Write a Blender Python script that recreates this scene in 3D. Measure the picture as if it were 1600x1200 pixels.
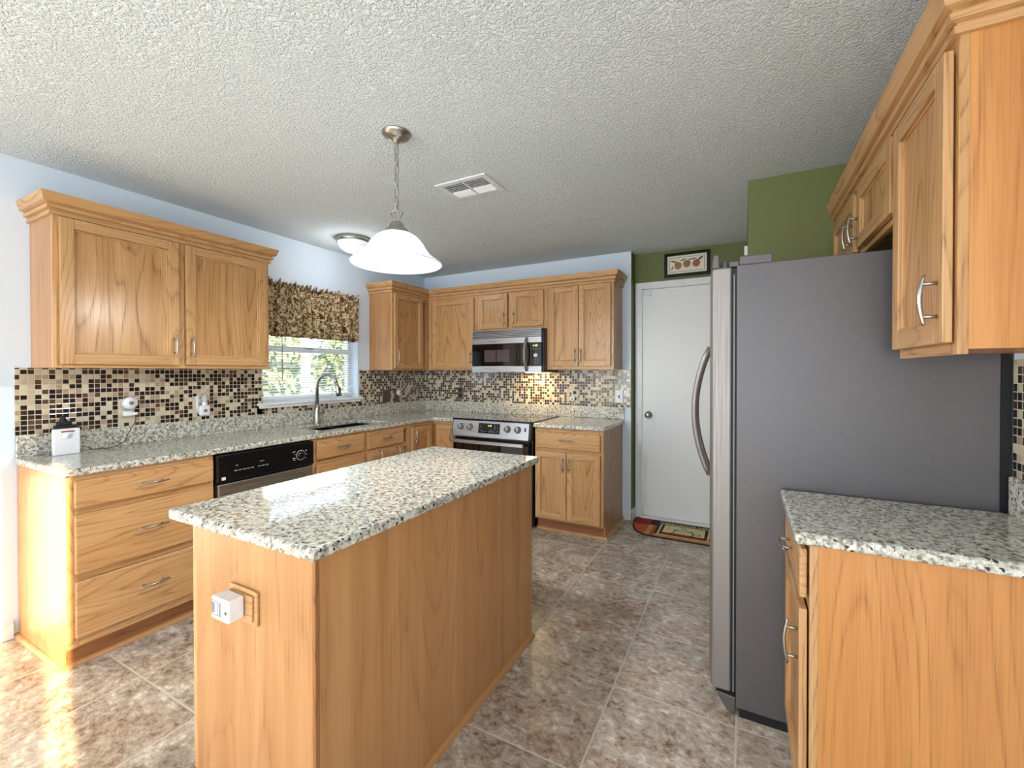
import bpy, bmesh, math, random
from mathutils import Vector, Matrix
random.seed(7)
for o in list(bpy.data.objects): bpy.data.objects.remove(o, do_unlink=True)
scn = bpy.context.scene
COL = scn.collection

# ------------------------------------------------------------------ camera
yaw, pitch, roll, F = 0.4868, -0.008, -0.0011, 678.875
fw = Vector((-math.sin(yaw)*math.cos(pitch), math.cos(yaw)*math.cos(pitch), math.sin(pitch)))
rt = Vector((math.cos(yaw), math.sin(yaw), 0)); up = rt.cross(fw)
c_, s_ = math.cos(roll), math.sin(roll)
rt2 = rt*c_+up*s_; up2 = up*c_-rt*s_
cd = bpy.data.cameras.new('camera'); cam = bpy.data.objects.new('camera', cd); COL.objects.link(cam)
M = Matrix((rt2, up2, -fw)).transposed().to_4x4(); M.translation = Vector((3.2648, -3.9769, 1.341))
cam.matrix_world = M
cd.sensor_fit = 'HORIZONTAL'; cd.sensor_width = 36; cd.lens = F/1600*36
cd.shift_x = -1.527/1600; cd.shift_y = -12.58/1600; cd.clip_start = .05
scn.camera = cam

# ------------------------------------------------------------------ world, sun, fill light, exposure
w = bpy.data.worlds.new('world'); scn.world = w; w.use_nodes = True
bg = w.node_tree.nodes['Background']; bg.inputs[0].default_value = (.72, .85, 1, 1); bg.inputs[1].default_value = 2.2
vs = scn.view_settings; vs.view_transform = 'Standard'; vs.look = 'None'; vs.gamma = 1; vs.exposure = 0.62; vs.use_curve_mapping = False

def lamp(name, kind, loc, direction, energy, color, size=None, size_y=None):
    l = bpy.data.lights.new(name, kind); l.energy = energy; l.color = color
    if kind == 'AREA':
        l.shape = 'RECTANGLE'; l.size = size; l.size_y = size_y or size
    elif kind == 'SUN': l.angle = size
    else: l.shadow_soft_size = size
    o = bpy.data.objects.new(name, l); COL.objects.link(o); o.location = loc
    if direction is not None: o.rotation_euler = Vector(direction).to_track_quat('-Z', 'Y').to_euler()
    return o
lamp('sun', 'SUN', (8, -6, 4), (-1, .264, -.295), 22.0, (1, .72, .38), .012)
lamp('patio_fill', 'AREA', (4.25, -5.2, 1.1), (-1, .1, .9), 13, (.9, .95, 1), 2.0, 2.0)  # added fill at the patio opening, tilted up to lift the ceiling
lamp('rear_fill', 'AREA', (2.0, -7.7, 1.25), (0, 1, 1.0), 84, (.90, .97, 1), 3.4, 2.1)  # added fill behind the camera, aimed up so the ceiling brightens

# ------------------------------------------------------------------ shader helpers
def srgb(r, g, b):
    f = lambda c: (c/255/12.92) if c/255 <= .04045 else ((c/255+.055)/1.055)**2.4
    return (f(r), f(g), f(b), 1)
class NT:
    def __init__(s, name):
        s.m = bpy.data.materials.new(name); s.m.use_nodes = True
        s.t = s.m.node_tree; s.t.nodes.clear()
        s.out = s.n('ShaderNodeOutputMaterial')
    def n(s, typ, **kw):
        nd = s.t.nodes.new(typ)
        for k, v in kw.items():
            if k == 'ins':
                for kk, vv in v.items():
                    if isinstance(vv, bpy.types.NodeSocket): s.t.links.new(vv, nd.inputs[kk])
                    else: nd.inputs[kk].default_value = vv
            else: setattr(nd, k, v)
        return nd
    def l(s, a, b): s.t.links.new(a, b)
    def math(s, op, a, b=None, c=None):
        nd = s.n('ShaderNodeMath', operation=op)
        for i, v in enumerate((a, b, c)):
            if v is None: continue
            if isinstance(v, bpy.types.NodeSocket): s.l(v, nd.inputs[i])
            else: nd.inputs[i].default_value = v
        return nd.outputs[0]
    def ramp(s, fac, stops, interp='LINEAR'):
        r = s.n('ShaderNodeValToRGB'); r.color_ramp.interpolation = interp
        e = r.color_ramp.elements
        while len(e) < len(stops): e.new(.5)
        for i, (p, c) in enumerate(stops):
            e[i].position = p; e[i].color = c if len(c) == 4 else (*c, 1)
        s.l(fac, r.inputs[0]); return r.outputs[0]
    def mix(s, fac, a, b, mode='MIX'):
        nd = s.n('ShaderNodeMix', data_type='RGBA', blend_type=mode)
        for i, v in ((0, fac), (6, a), (7, b)):
            if isinstance(v, bpy.types.NodeSocket): s.l(v, nd.inputs[i])
            else: nd.inputs[i].default_value = v
        return nd.outputs[2]
    def obj(s, scale=(1, 1, 1), rot=(0, 0, 0)):
        tc = s.n('ShaderNodeTexCoord'); mp = s.n('ShaderNodeMapping')
        s.l(tc.outputs['Object'], mp.inputs[0]); mp.inputs['Scale'].default_value = scale; mp.inputs['Rotation'].default_value = rot
        return mp.outputs[0]
    def noise(s, vec, scale, detail=2, rough=.5, dist=0, w=None):
        nd = s.n('ShaderNodeTexNoise'); s.l(vec, nd.inputs['Vector'])
        if w is not None: nd.noise_dimensions = '4D'; s.l(w, nd.inputs['W'])
        nd.inputs['Scale'].default_value = scale; nd.inputs['Detail'].default_value = detail
        nd.inputs['Roughness'].default_value = rough; nd.inputs['Distortion'].default_value = dist
        return nd
    def bump(s, h, strength, dist):
        b = s.n('ShaderNodeBump'); b.inputs['Strength'].default_value = strength; b.inputs['Distance'].default_value = dist
        s.l(h, b.inputs['Height']); return b.outputs[0]
    def bsdf(s, **kw):
        p = s.n('ShaderNodeBsdfPrincipled')
        for k, v in kw.items():
            k = k.replace('_', ' ')
            if isinstance(v, bpy.types.NodeSocket): s.l(v, p.inputs[k])
            else: p.inputs[k].default_value = v
        s.l(p.outputs[0], s.out.inputs[0]); return p

def plain(name, col, rough=.5, metal=0, emis=0, spec=.5, coat=0, var=.04, ecol=None):
    t = NT(name)
    n = t.noise(t.obj(), 35, 2)
    dark = tuple(c*(1-var*2) for c in col[:3])+(1,)
    colr = t.ramp(n.outputs[0], [(.3, dark), (.7, col)])
    p = t.bsdf(Base_Color=colr, Roughness=rough, Metallic=metal, Coat_Weight=coat)
    p.inputs['Specular IOR Level'].default_value = spec
    if emis: p.inputs['Emission Color'].default_value = ecol or col; p.inputs['Emission Strength'].default_value = emis
    return t.m

def oak(name, axis, light, mid, dark, contrast=1.0, scale=1.0, rough=.33, rings=40, rw=.46):
    t = NT(name)
    sc = [1, 1, 1]; sc[axis] = .13
    sf = [1, 1, 1]; sf[axis] = .018
    rnd = t.n('ShaderNodeObjectInfo').outputs['Random']; wv = t.math('MULTIPLY', rnd, 40)
    v = t.obj(tuple(sc)); vf = t.obj(tuple(sf))
    n = t.noise(v, 3.4*scale, 2.5, .42, .35, wv)
    fr = t.math('FRACT', t.math('MULTIPLY', n.outputs[0], rings))
    g = t.ramp(fr, [(0, (.4,)*3), (.12, (.04,)*3), (.66, (.08,)*3), (.86, (.34,)*3), (.955, (.72,)*3), (1, (.4,)*3)])
    f1 = t.noise(vf, 230, 3, .6, 0, wv)
    pores = t.ramp(f1.outputs[0], [(.46, (0,)*3), (.60, (1,)*3)])
    gp = t.math('MULTIPLY', t.math('ADD', t.math('MULTIPLY', g, rw), t.math('MULTIPLY', pores, t.math('ADD', .16, t.math('MULTIPLY', g, .5)))), contrast)
    big = t.noise(vf, 14, 2, .5, 0, wv)
    base = t.mix(t.ramp(big.outputs[0], [(.35, (0,)*3), (.65, (1,)*3)]), light, mid)
    col = t.mix(gp, base, dark)
    rr = t.ramp(gp, [(0, (rough,)*3), (1, (rough+.15,)*3)])
    p = t.bsdf(Base_Color=col, Roughness=rr, Normal=t.bump(gp, .12, .0015), Coat_Weight=.22, Coat_Roughness=.22)
    p.inputs['Specular IOR Level'].default_value = .4
    return t.m
L_, M_, D_ = srgb(208, 164, 114), srgb(196, 149, 97), srgb(136, 84, 44)
OAK = [oak('oak_grain_'+'xyz'[a], a, L_, M_, D_) for a in range(3)]
VENEER = [oak('oak_veneer_'+'xyz'[a], a, srgb(194, 144, 94), srgb(178, 126, 76), srgb(140, 90, 52), .85, .6, .36, 30, .26) for a in range(3)]
DARKOAK = [oak('dark_oak_'+'xyz'[a], a, srgb(170, 115, 70), srgb(150, 96, 56), srgb(95, 55, 28)) for a in range(3)]  # darker oak for toe kicks and the island corner strip
HONEY = oak('honey_oak_veneer', 2, srgb(208, 146, 84), srgb(194, 130, 68), srgb(134, 78, 34), .85, .6, .34, 40, .4)
OX, OY, OZ = OAK

def m_granite():
    t = NT('speckled_granite')
    v = t.obj()
    warp = t.noise(v, 9, 2)
    a = t.noise(v, 62, 5, .62, .6)
    col = t.ramp(a.outputs[0], [(.32, srgb(40, 40, 42)), (.405, srgb(100, 100, 96)), (.455, srgb(164, 162, 150)), (.54, srgb(206, 204, 190)), (.64, srgb(236, 236, 228)), (.74, srgb(176, 182, 178))])
    gold = t.noise(v, 26, 3, .6)
    col = t.mix(t.ramp(gold.outputs[0], [(.54, (0,)*3), (.70, (.45,)*3)]), col, srgb(190, 172, 142), 'MIX')
    fine = t.noise(v, 190, 3, .6)
    col = t.mix(.28, col, t.ramp(fine.outputs[0], [(.36, srgb(96, 92, 84)), (.5, srgb(206, 200, 184)), (.62, srgb(240, 238, 228))]))
    dn = t.noise(v, 110, 2); off = t.n('ShaderNodeVectorMath', operation='MULTIPLY_ADD'); t.l(dn.outputs['Color'], off.inputs[0]); off.inputs[1].default_value = (.016,)*3; t.l(v, off.inputs[2])
    vo = t.n('ShaderNodeTexVoronoi', feature='F1'); t.l(off.outputs[0], vo.inputs['Vector']); vo.inputs['Scale'].default_value = 85
    rnd = t.n('ShaderNodeSeparateColor'); t.l(vo.outputs['Color'], rnd.inputs[0])
    spot = t.math('MULTIPLY', t.math('LESS_THAN', vo.outputs['Distance'], .42), t.math('GREATER_THAN', rnd.outputs[0], .80))
    col = t.mix(spot, col, srgb(56, 44, 44))
    spot2 = t.math('MULTIPLY', t.math('LESS_THAN', vo.outputs['Distance'], .5), t.math('LESS_THAN', rnd.outputs[1], .13))
    col = t.mix(spot2, col, srgb(134, 118, 102))
    t.bsdf(Base_Color=col, Roughness=.09, Coat_Weight=.3, Coat_Roughness=.04)
    return t.m
GRANITE = m_granite()

def m_mosaic(plane):
    t = NT('glass_mosaic_'+plane)
    v = t.obj(); s = t.n('ShaderNodeSeparateXYZ'); t.l(v, s.inputs[0])
    u = s.outputs['Y' if plane == 'x' else 'X']; z = s.outputs['Z']
    P = 1/.0262
    us = t.math('MULTIPLY', u, P); zs = t.math('MULTIPLY', t.math('ADD', z, .003), P)
    cu, cz = t.math('FLOOR', us), t.math('FLOOR', zs)
    fu, fz = t.math('FRACT', us), t.math('FRACT', zs)
    cmb = t.n('ShaderNodeCombineXYZ'); t.l(cu, cmb.inputs[0]); t.l(cz, cmb.inputs[1])
    wn = t.n('ShaderNodeTexWhiteNoise', noise_dimensions='3D'); t.l(cmb.outputs[0], wn.inputs['Vector'])
    ramp = t.ramp(wn.outputs['Value'], [(0, srgb(34, 24, 22)), (.36, srgb(92, 66, 46)), (.46, srgb(66, 40, 32)), (.54, srgb(204, 194, 166)), (.76, srgb(190, 174, 148)), (.88, srgb(170, 146, 120))], 'CONSTANT')
    eu = t.math('MINIMUM', fu, t.math('SUBTRACT', 1, fu)); ez = t.math('MINIMUM', fz, t.math('SUBTRACT', 1, fz))
    e = t.math('MINIMUM', eu, ez)
    grout = t.math('LESS_THAN', e, .065)
    col = t.mix(grout, ramp, srgb(196, 184, 164))
    rough = t.mix(grout, (.10,)*3+(1,), (.7,)*3+(1,))
    sep = t.n('ShaderNodeSeparateColor'); t.l(wn.outputs['Color'], sep.inputs[0])
    tilt = t.math('ADD', t.math('MULTIPLY', t.math('SUBTRACT', sep.outputs[0], .5), t.math('MULTIPLY', fu, 1.2)), t.math('MULTIPLY', t.math('SUBTRACT', sep.outputs[1], .5), t.math('MULTIPLY', fz, 1.2)))
    h = t.math('ADD', t.math('MINIMUM', t.math('MULTIPLY', e, 8), 1), t.math('MULTIPLY', tilt, .35))
    t.bsdf(Base_Color=col, Roughness=rough, Normal=t.bump(h, .5, .0015), Coat_Weight=.4, Coat_Roughness=.05)
    return t.m
MOSX, MOSY = m_mosaic('x'), m_mosaic('y')

def m_floor():
    t = NT('stone_look_floor_tile')
    v = t.obj(); s = t.n('ShaderNodeSeparateXYZ'); t.l(v, s.inputs[0])
    us = t.math('MULTIPLY', t.math('ADD', s.outputs[0], -.92), 1/.465); vsn = t.math('MULTIPLY', t.math('ADD', s.outputs[1], 3.06), 1/.4575)
    cu, cv = t.math('FLOOR', us), t.math('FLOOR', vsn); fu, fv = t.math('FRACT', us), t.math('FRACT', vsn)
    cmb = t.n('ShaderNodeCombineXYZ'); t.l(cu, cmb.inputs[0]); t.l(cv, cmb.inputs[1])
    wn = t.n('ShaderNodeTexWhiteNoise', noise_dimensions='3D'); t.l(cmb.outputs[0], wn.inputs['Vector'])
    off = t.n('ShaderNodeVectorMath', operation='MULTIPLY_ADD'); t.l(wn.outputs['Color'], off.inputs[0]); off.inputs[1].default_value = (9, 9, 9); t.l(v, off.inputs[2])
    mp = t.n('ShaderNodeMapping'); t.l(off.outputs[0], mp.inputs[0]); mp.inputs['Rotation'].default_value = (0, 0, .5); mp.inputs['Scale'].default_value = (1, 1.3, 1)
    n1 = t.noise(mp.outputs[0], 4.2, 8, .70, 1.4)
    n2 = t.noise(mp.outputs[0], 30, 5, .66, .4)
    n3 = t.noise(mp.outputs[0], 2.0, 2, .5, .5)
    mixv = t.math('ADD', t.math('MULTIPLY', n1.outputs[0], .48), t.math('MULTIPLY', n2.outputs[0], .52))
    col = t.ramp(mixv, [(.36, srgb(104, 84, 70)), (.43, srgb(154, 137, 121)), (.485, srgb(178, 165, 151)), (.54, srgb(190, 178, 164)), (.61, srgb(228, 220, 208))])
    ridge = t.math('ABSOLUTE', t.math('SUBTRACT', n1.outputs[0], .47))
    vein = t.ramp(ridge, [(0, (1,)*3), (.013, (0,)*3)])
    vm = t.math('MULTIPLY', t.math('MULTIPLY', vein, .55), t.ramp(n3.outputs[0], [(.42, (0,)*3), (.55, (1,)*3)]))
    col = t.mix(vm, col, srgb(92, 60, 46))
    tint = t.ramp(n3.outputs[0], [(.3, srgb(232, 224, 214)), (.5, srgb(255, 255, 255)), (.7, srgb(250, 236, 224))])
    col = t.mix(.8, col, tint, 'MULTIPLY')
    eu = t.math('MINIMUM', fu, t.math('SUBTRACT', 1, fu)); ev = t.math('MINIMUM', fv, t.math('SUBTRACT', 1, fv)); e = t.math('MINIMUM', eu, ev)
    g = t.math('LESS_THAN', e, .0075)
    col = t.mix(g, col, srgb(196, 184, 168))
    h = t.math('ADD', t.math('MULTIPLY', n2.outputs[0], .4), t.math('MINIMUM', t.math('MULTIPLY', e, 50), 1))
    rough = t.mix(g, (.27,)*3+(1,), (.8,)*3+(1,))
    t.bsdf(Base_Color=col, Roughness=rough, Normal=t.bump(h, .35, .003))
    return t.m
def m_popcorn():
    t = NT('popcorn_ceiling')
    v = t.obj()
    a = t.noise(v, 105, 3, .6); vo = t.n('ShaderNodeTexVoronoi', feature='SMOOTH_F1'); t.l(v, vo.inputs['Vector']); vo.inputs['Scale'].default_value = 120
    h = t.math('ADD', t.math('MULTIPLY', t.ramp(a.outputs[0], [(.42, (0,)*3), (.62, (1,)*3)]), .8), t.math('MULTIPLY', t.math('SUBTRACT', 1, vo.outputs['Distance']), .5))
    p = t.bsdf(Base_Color=srgb(234, 242, 244), Roughness=.9, Normal=t.bump(h, 1, .0065)); p.inputs['Specular IOR Level'].default_value = .1
    return t.m
def m_paint(name, col, bs=.25):
    t = NT(name)
    a = t.noise(t.obj(), 60, 3, .6)
    p = t.bsdf(Base_Color=t.ramp(a.outputs[0], [(.3, tuple(c*.96 for c in col[:3])+(1,)), (.7, col)]), Roughness=.6, Normal=t.bump(a.outputs[0], bs, .002)); p.inputs['Specular IOR Level'].default_value = .3
    return t.m
def m_steel(name, col, rough, axis=0, metal=1.0, st=.6):
    t = NT(name)
    sc = [260, 260, 260]; sc[axis] = 3
    a = t.noise(t.obj(tuple(sc)), 1, 2)
    r = t.ramp(a.outputs[0], [(.3, (rough*.8,)*3), (.7, (rough*1.25,)*3)])
    c = t.ramp(a.outputs[0], [(.3, tuple(x*.9 for x in col[:3])+(1,)), (.7, col)])
    t.bsdf(Base_Color=c, Roughness=r, Metallic=metal)
    return t.m
def m_valance():
    t = NT('paisley_valance_fabric')
    v = t.obj()
    wv = t.noise(v, 13, 2, .5, 2.0)
    vo = t.n('ShaderNodeTexVoronoi', feature='F1'); vo.inputs['Scale'].default_value = 12
    off = t.n('ShaderNodeVectorMath', operation='MULTIPLY_ADD'); t.l(wv.outputs['Color'], off.inputs[0]); off.inputs[1].default_value = (.09,)*3; t.l(v, off.inputs[2]); t.l(off.outputs[0], vo.inputs['Vector'])
    fr = t.math('FRACT', t.math('MULTIPLY', vo.outputs['Distance'], 3.1))
    col = t.ramp(fr, [(0, srgb(58, 34, 26)), (.13, srgb(208, 188, 150)), (.42, srgb(184, 158, 116)), (.64, srgb(52, 30, 24)), (.80, srgb(134, 104, 70))], 'CONSTANT')
    sep = t.n('ShaderNodeSeparateColor'); t.l(vo.outputs['Color'], sep.inputs[0])
    red = t.math('MULTIPLY', t.math('GREATER_THAN', sep.outputs[0], .84), t.math('LESS_THAN', vo.outputs['Distance'], .2))
    col = t.mix(red, col, srgb(112, 40, 34))
    p = t.bsdf(Base_Color=col, Roughness=.85); p.inputs['Specular IOR Level'].default_value = .15
    return t.m
def m_glass():
    t = NT('window_glass')
    tr = t.n('ShaderNodeBsdfTransparent'); gl = t.n('ShaderNodeBsdfGlossy'); gl.inputs['Roughness'].default_value = .02
    mx = t.n('ShaderNodeMixShader'); mx.inputs[0].default_value = .06; t.l(tr.outputs[0], mx.inputs[1]); t.l(gl.outputs[0], mx.inputs[2]); t.l(mx.outputs[0], t.out.inputs[0])
    return t.m
def m_foliage(name, a, b):
    t = NT(name)
    n = t.noise(t.obj(), 9, 4, .7)
    p = t.bsdf(Base_Color=t.ramp(n.outputs[0], [(.35, a), (.62, b)]), Roughness=.6)
    return t.m
def m_shade(name, e, ribs):
    t = NT(name)
    tc = t.n('ShaderNodeTexCoord'); s = t.n('ShaderNodeSeparateXYZ'); t.l(tc.outputs['Object'], s.inputs[0])
    if ribs:
        ang = t.math('ARCTAN2', s.outputs[1], s.outputs[0]); k = t.math('SINE', t.math('MULTIPLY', ang, 18))
    else:
        n = t.noise(tc.outputs['Object'], 7, 2); k = t.math('SINE', t.math('ADD', t.math('MULTIPLY', s.outputs[2], 210), t.math('MULTIPLY', n.outputs[0], 14)))
    col = t.ramp(k, [(0, (.72, .80, .84)), (1, (.97, 1, 1))])
    p = t.bsdf(Base_Color=(.9, .93, .94, 1), Roughness=.25, Emission_Color=col)
    p.inputs['Emission Strength'].default_value = e
    tl = t.n('ShaderNodeBsdfTranslucent'); tl.inputs[0].default_value = (.85, .9, .92, 1)
    mx = t.n('ShaderNodeMixShader'); mx.inputs[0].default_value = .38; t.l(p.outputs[0], mx.inputs[1]); t.l(tl.outputs[0], mx.inputs[2]); t.l(mx.outputs[0], t.out.inputs[0])
    return t.m

FLOOR_M = m_floor(); CEIL_M = m_popcorn()
WALL_M = m_paint('pale_wall_paint', srgb(220, 230, 240)); GREEN_M = m_paint('olive_wall_paint', srgb(112, 117, 72))
TRIM_M = plain('white_trim', srgb(236, 236, 234), .35)
NICKEL = plain('brushed_nickel', srgb(176, 172, 164), .3, 1, var=.02)
STEEL_X = m_steel('brushed_steel', srgb(205, 206, 212), .3, 0)
STEEL_Y = m_steel('brushed_steel_door', srgb(200, 198, 194), .32, 1)
STEEL_Z = m_steel('satin_steel_side', srgb(150, 144, 140), .5, 2, .7)
FRIDGE_M = plain('grey_painted_steel', srgb(98, 94, 95), .42, .25, var=.03)
BLACK = plain('black_plastic', srgb(12, 12, 14), .22, var=.1)
BLACKM = plain('matt_black', srgb(10, 10, 11), .6, var=.1)
BLACKG = plain('black_glass', srgb(8, 8, 10), .05, coat=.5, var=.1)
DARKGLASS = plain('dark_brown_window_mesh', srgb(84, 70, 72), .2)
WHITE = plain('white_plastic', srgb(232, 233, 236), .35)
CREAMP = plain('light_plate_plastic', srgb(205, 190, 170), .4)
GREYP = plain('grey_plastic', srgb(128, 130, 134), .4)
BROWNP = plain('brown_stone_plate', srgb(96, 80, 70), .5, var=.2)
SINK_M = plain('black_composite_sink', srgb(18, 19, 22), .3)
BLIND_M = plain('white_blind_slats', srgb(238, 240, 240), .45)
VAL_M = m_valance(); GLASS = m_glass()
PRINT_W = plain('white_print', srgb(225, 225, 225), .5)
GLOW = plain('lit_display', srgb(190, 220, 90), .4, emis=1.2, ecol=srgb(190, 225, 90))

# ------------------------------------------------------------------ object helpers
WL = {}
def props(o, label=None, cat=None, group=None, kind=None):
    if label: o['label'] = label
    if cat: o['category'] = cat
    if group: o['group'] = group
    if kind: o['kind'] = kind
    return o
def thing(name, loc, label, cat, group=None):
    o = bpy.data.objects.new(name, None); COL.objects.link(o); o.location = loc; o.empty_display_size = .05
    WL[o.name] = Vector(loc); return props(o, label, cat, group)
def mesh(name, bm, mats, parent=None, bev=0, smooth=False, seg=2, label=None, origin=None):
    """world-space bmesh -> one object (vertices made relative to its parent)"""
    org = WL[parent.name] if parent else (Vector(origin) if origin else Vector((0, 0, 0)))
    bmesh.ops.translate(bm, verts=bm.verts, vec=-org)
    bmesh.ops.recalc_face_normals(bm, faces=bm.faces)
    me = bpy.data.meshes.new(name); bm.to_mesh(me); bm.free()
    for m in (mats if isinstance(mats, (list, tuple)) else [mats]): me.materials.append(m)
    o = bpy.data.objects.new(name, me); COL.objects.link(o)
    if parent: o.parent = parent
    else: o.location = org
    WL[o.name] = org
    if smooth:
        for p in me.polygons: p.use_smooth = True
    if bev:
        b = o.modifiers.new('bevel', 'BEVEL'); b.width = bev; b.segments = seg; b.limit_method = 'ANGLE'; b.angle_limit = .6
        b.harden_normals = False
    if label: o['label'] = label
    return o
def B(): return bmesh.new()
def box(bm, x0, x1, y0, y1, z0, z1, mi=0):
    vs_ = [bm.verts.new((x, y, z)) for x in (min(x0, x1), max(x0, x1)) for y in (min(y0, y1), max(y0, y1)) for z in (min(z0, z1), max(z0, z1))]
    for f in ((0, 1, 3, 2), (4, 6, 7, 5), (0, 4, 5, 1), (2, 3, 7, 6), (0, 2, 6, 4), (1, 5, 7, 3)):
        fc = bm.faces.new([vs_[i] for i in f]); fc.material_index = mi
    return bm
def tube(bm, pts, r, n=10, mi=0, cap=True):
    pts = [Vector(p) for p in pts]; rs = r if isinstance(r, (list, tuple)) else [r]*len(pts)
    rings = []; ref = None
    for i, p in enumerate(pts):
        d = (pts[min(i+1, len(pts)-1)]-pts[max(i-1, 0)]).normalized()
        if ref is None:
            ref = Vector((0, 0, 1)) if abs(d.z) < .9 else Vector((1, 0, 0))
        a = (ref-d*ref.dot(d)).normalized(); b = d.cross(a); ref = a
        rings.append([bm.verts.new(p+a*rs[i]*math.cos(2*math.pi*k/n)+b*rs[i]*math.sin(2*math.pi*k/n)) for k in range(n)])
    for i in range(len(rings)-1):
        for k in range(n):
            f = bm.faces.new((rings[i][k], rings[i][(k+1) % n], rings[i+1][(k+1) % n], rings[i+1][k])); f.material_index = mi; f.smooth = True
    if cap:
        for q in (rings[0][::-1], rings[-1]): f = bm.faces.new(q); f.material_index = mi
    return bm
def lathe(bm, c, prof, axis='z', n=40, mi=0, closed=False):
    """prof: (radius, offset along axis)"""
    c = Vector(c); rings = []
    ax = {'x': (Vector((0, 1, 0)), Vector((0, 0, 1)), Vector((1, 0, 0))), 'y': (Vector((1, 0, 0)), Vector((0, 0, 1)), Vector((0, 1, 0))), 'z': (Vector((1, 0, 0)), Vector((0, 1, 0)), Vector((0, 0, 1)))}[axis] if isinstance(axis, str) else axis
    for r, h in prof:
        if r < 1e-6: rings.append([bm.verts.new(c+ax[2]*h)])
        else: rings.append([bm.verts.new(c+ax[0]*r*math.cos(2*math.pi*k/n)+ax[1]*r*math.sin(2*math.pi*k/n)+ax[2]*h) for k in range(n)])
    for a, b in zip(rings[:-1], rings[1:]):
        for k in range(n):
            if len(a) == 1 and len(b) == 1: continue
            if len(a) == 1: f = bm.faces.new((a[0], b[k], b[(k+1) % n]))
            elif len(b) == 1: f = bm.faces.new((a[k], b[0], a[(k+1) % n]))
            else: f = bm.faces.new((a[k], a[(k+1) % n], b[(k+1) % n], b[k]))
            f.material_index = mi; f.smooth = True
    return bm
def slab(bm, xs, ys, inside, z0, z1, mi=0, axes='xyz'):
    """grid slab with holes; axes names the world axes of the two grid directions and the thickness"""
    ix = ['xyz'.index(a) for a in axes]
    cache = {}
    def V(i, j, k):
        if (i, j, k) not in cache:
            p = [0, 0, 0]; p[ix[0]] = xs[i]; p[ix[1]] = ys[j]; p[ix[2]] = (z0, z1)[k]; cache[(i, j, k)] = bm.verts.new(p)
        return cache[(i, j, k)]
    n, m = len(xs)-1, len(ys)-1
    ins = lambda i, j: 0 <= i < n and 0 <= j < m and inside((xs[i]+xs[i+1])/2, (ys[j]+ys[j+1])/2)
    for i in range(n):
        for j in range(m):
            if not ins(i, j): continue
            for k in (0, 1): bm.faces.new([V(i, j, k), V(i+1, j, k), V(i+1, j+1, k), V(i, j+1, k)]).material_index = mi
            for di, dj, a, b in ((-1, 0, (i, j), (i, j+1)), (1, 0, (i+1, j), (i+1, j+1)), (0, -1, (i, j), (i+1, j)), (0, 1, (i, j+1), (i+1, j+1))):
                if not ins(i+di, j+dj): bm.faces.new([V(*a, 0), V(*b, 0), V(*b, 1), V(*a, 1)]).material_index = mi
    bmesh.ops.dissolve_limit(bm, angle_limit=.01, verts=bm.verts, edges=bm.edges)
    return bm
W = 3.9992; H = 2.4345
# frames: u along the run, d out of the wall
def fb(bm, Fr, u0, u1, d0, d1, z0, z1, mi=0):
    if Fr == 'L': return box(bm, d0, d1, u0, u1, z0, z1, mi)
    if Fr == 'B': return box(bm, u0, u1, -d0, -d1, z0, z1, mi)
    if Fr == 'R': return box(bm, W-d0, W-d1, u0, u1, z0, z1, mi)
    if Fr == 'I': return box(bm, 2.315-d0, 2.315-d1, u0, u1, z0, z1, mi)   # island: fronts face the window
def fp(Fr, u, d, z):
    return {'L': (d, u, z), 'B': (u, -d, z), 'R': (W-d, u, z), 'I': (2.315-d, u, z)}[Fr]
def grain(Fr): return (OY if Fr != 'B' else OX)

def handle(Fr, u, d, z, vert, parent, ln=.062, h=.028):
    """bow pull with two posts and a slightly waved bar"""
    bm = B(); P = lambda a, dd: fp(Fr, u, d+dd, z+a) if vert else fp(Fr, u+a, d+dd, z)
    for s in (-1, 1): tube(bm, [P(s*.04, -.002), P(s*.04, h)], .0045, 8)
    pts = []; rs = []
    for i in range(15):
        a = -1+2*i/14; pts.append(P(a*ln, h-.004+.009*math.cos(a*math.pi/2))); rs.append(.0055-.0022*a*a)
    tube(bm, pts, rs, 8)
    return mesh('handle', bm, NICKEL, parent, smooth=False)
def door(Fr, u0, u1, z0, z1, d, root, hs=None, hz=None, st=.052, name='door'):
    """frame and recessed panel; hs = side of the pull (0 low u, 1 high u)"""
    bm = B(); t = .019
    fb(bm, Fr, u0, u0+st, d, d+t, z0, z1, 0); fb(bm, Fr, u1-st, u1, d, d+t, z0, z1, 0)
    fb(bm, Fr, u0+st, u1-st, d, d+t, z1-st, z1, 1); fb(bm, Fr, u0+st, u1-st, d, d+t, z0, z0+st, 1)
    k = .008   # inner bead
    for a, b, c, e in ((u0+st, u0+st+k, z0+st, z1-st), (u1-st-k, u1-st, z0+st, z1-st)): fb(bm, Fr, a, b, d, d+t-.0075, c, e, 0)
    for a, b in ((z0+st, z0+st+k), (z1-st-k, z1-st)): fb(bm, Fr, u0+st, u1-st, d, d+t-.0075, a, b, 1)
    dr = mesh(name, bm, [OZ, grain(Fr)], root, bev=.0025)
    pm = B(); fb(pm, Fr, u0+st+k, u1-st-k, d+.001, d+t-.013, z0+st+k, z1-st-k); mesh('panel', pm, VPAN, dr)
    if hs is not None:
        hu = u0+st*.5 if hs == 0 else u1-st*.5
        handle(Fr, hu, d+t, hz, True, dr)
    return dr
VPAN = oak('oak_door_panel', 2, srgb(204, 158, 106), srgb(190, 142, 90), srgb(124, 74, 36), 1.1, .7, .33, 44)
def drawer(Fr, u0, u1, z0, z1, d, root, hd=True, z=None):
    bm = B(); fb(bm, Fr, u0, u1, d, d+.019, z0, z1)
    dr = mesh('drawer', bm, grain(Fr), root, bev=.006, seg=3)
    if hd: handle(Fr, (u0+u1)/2, d+.019, z or (z0+z1)/2, False, dr)
    return dr
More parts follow.
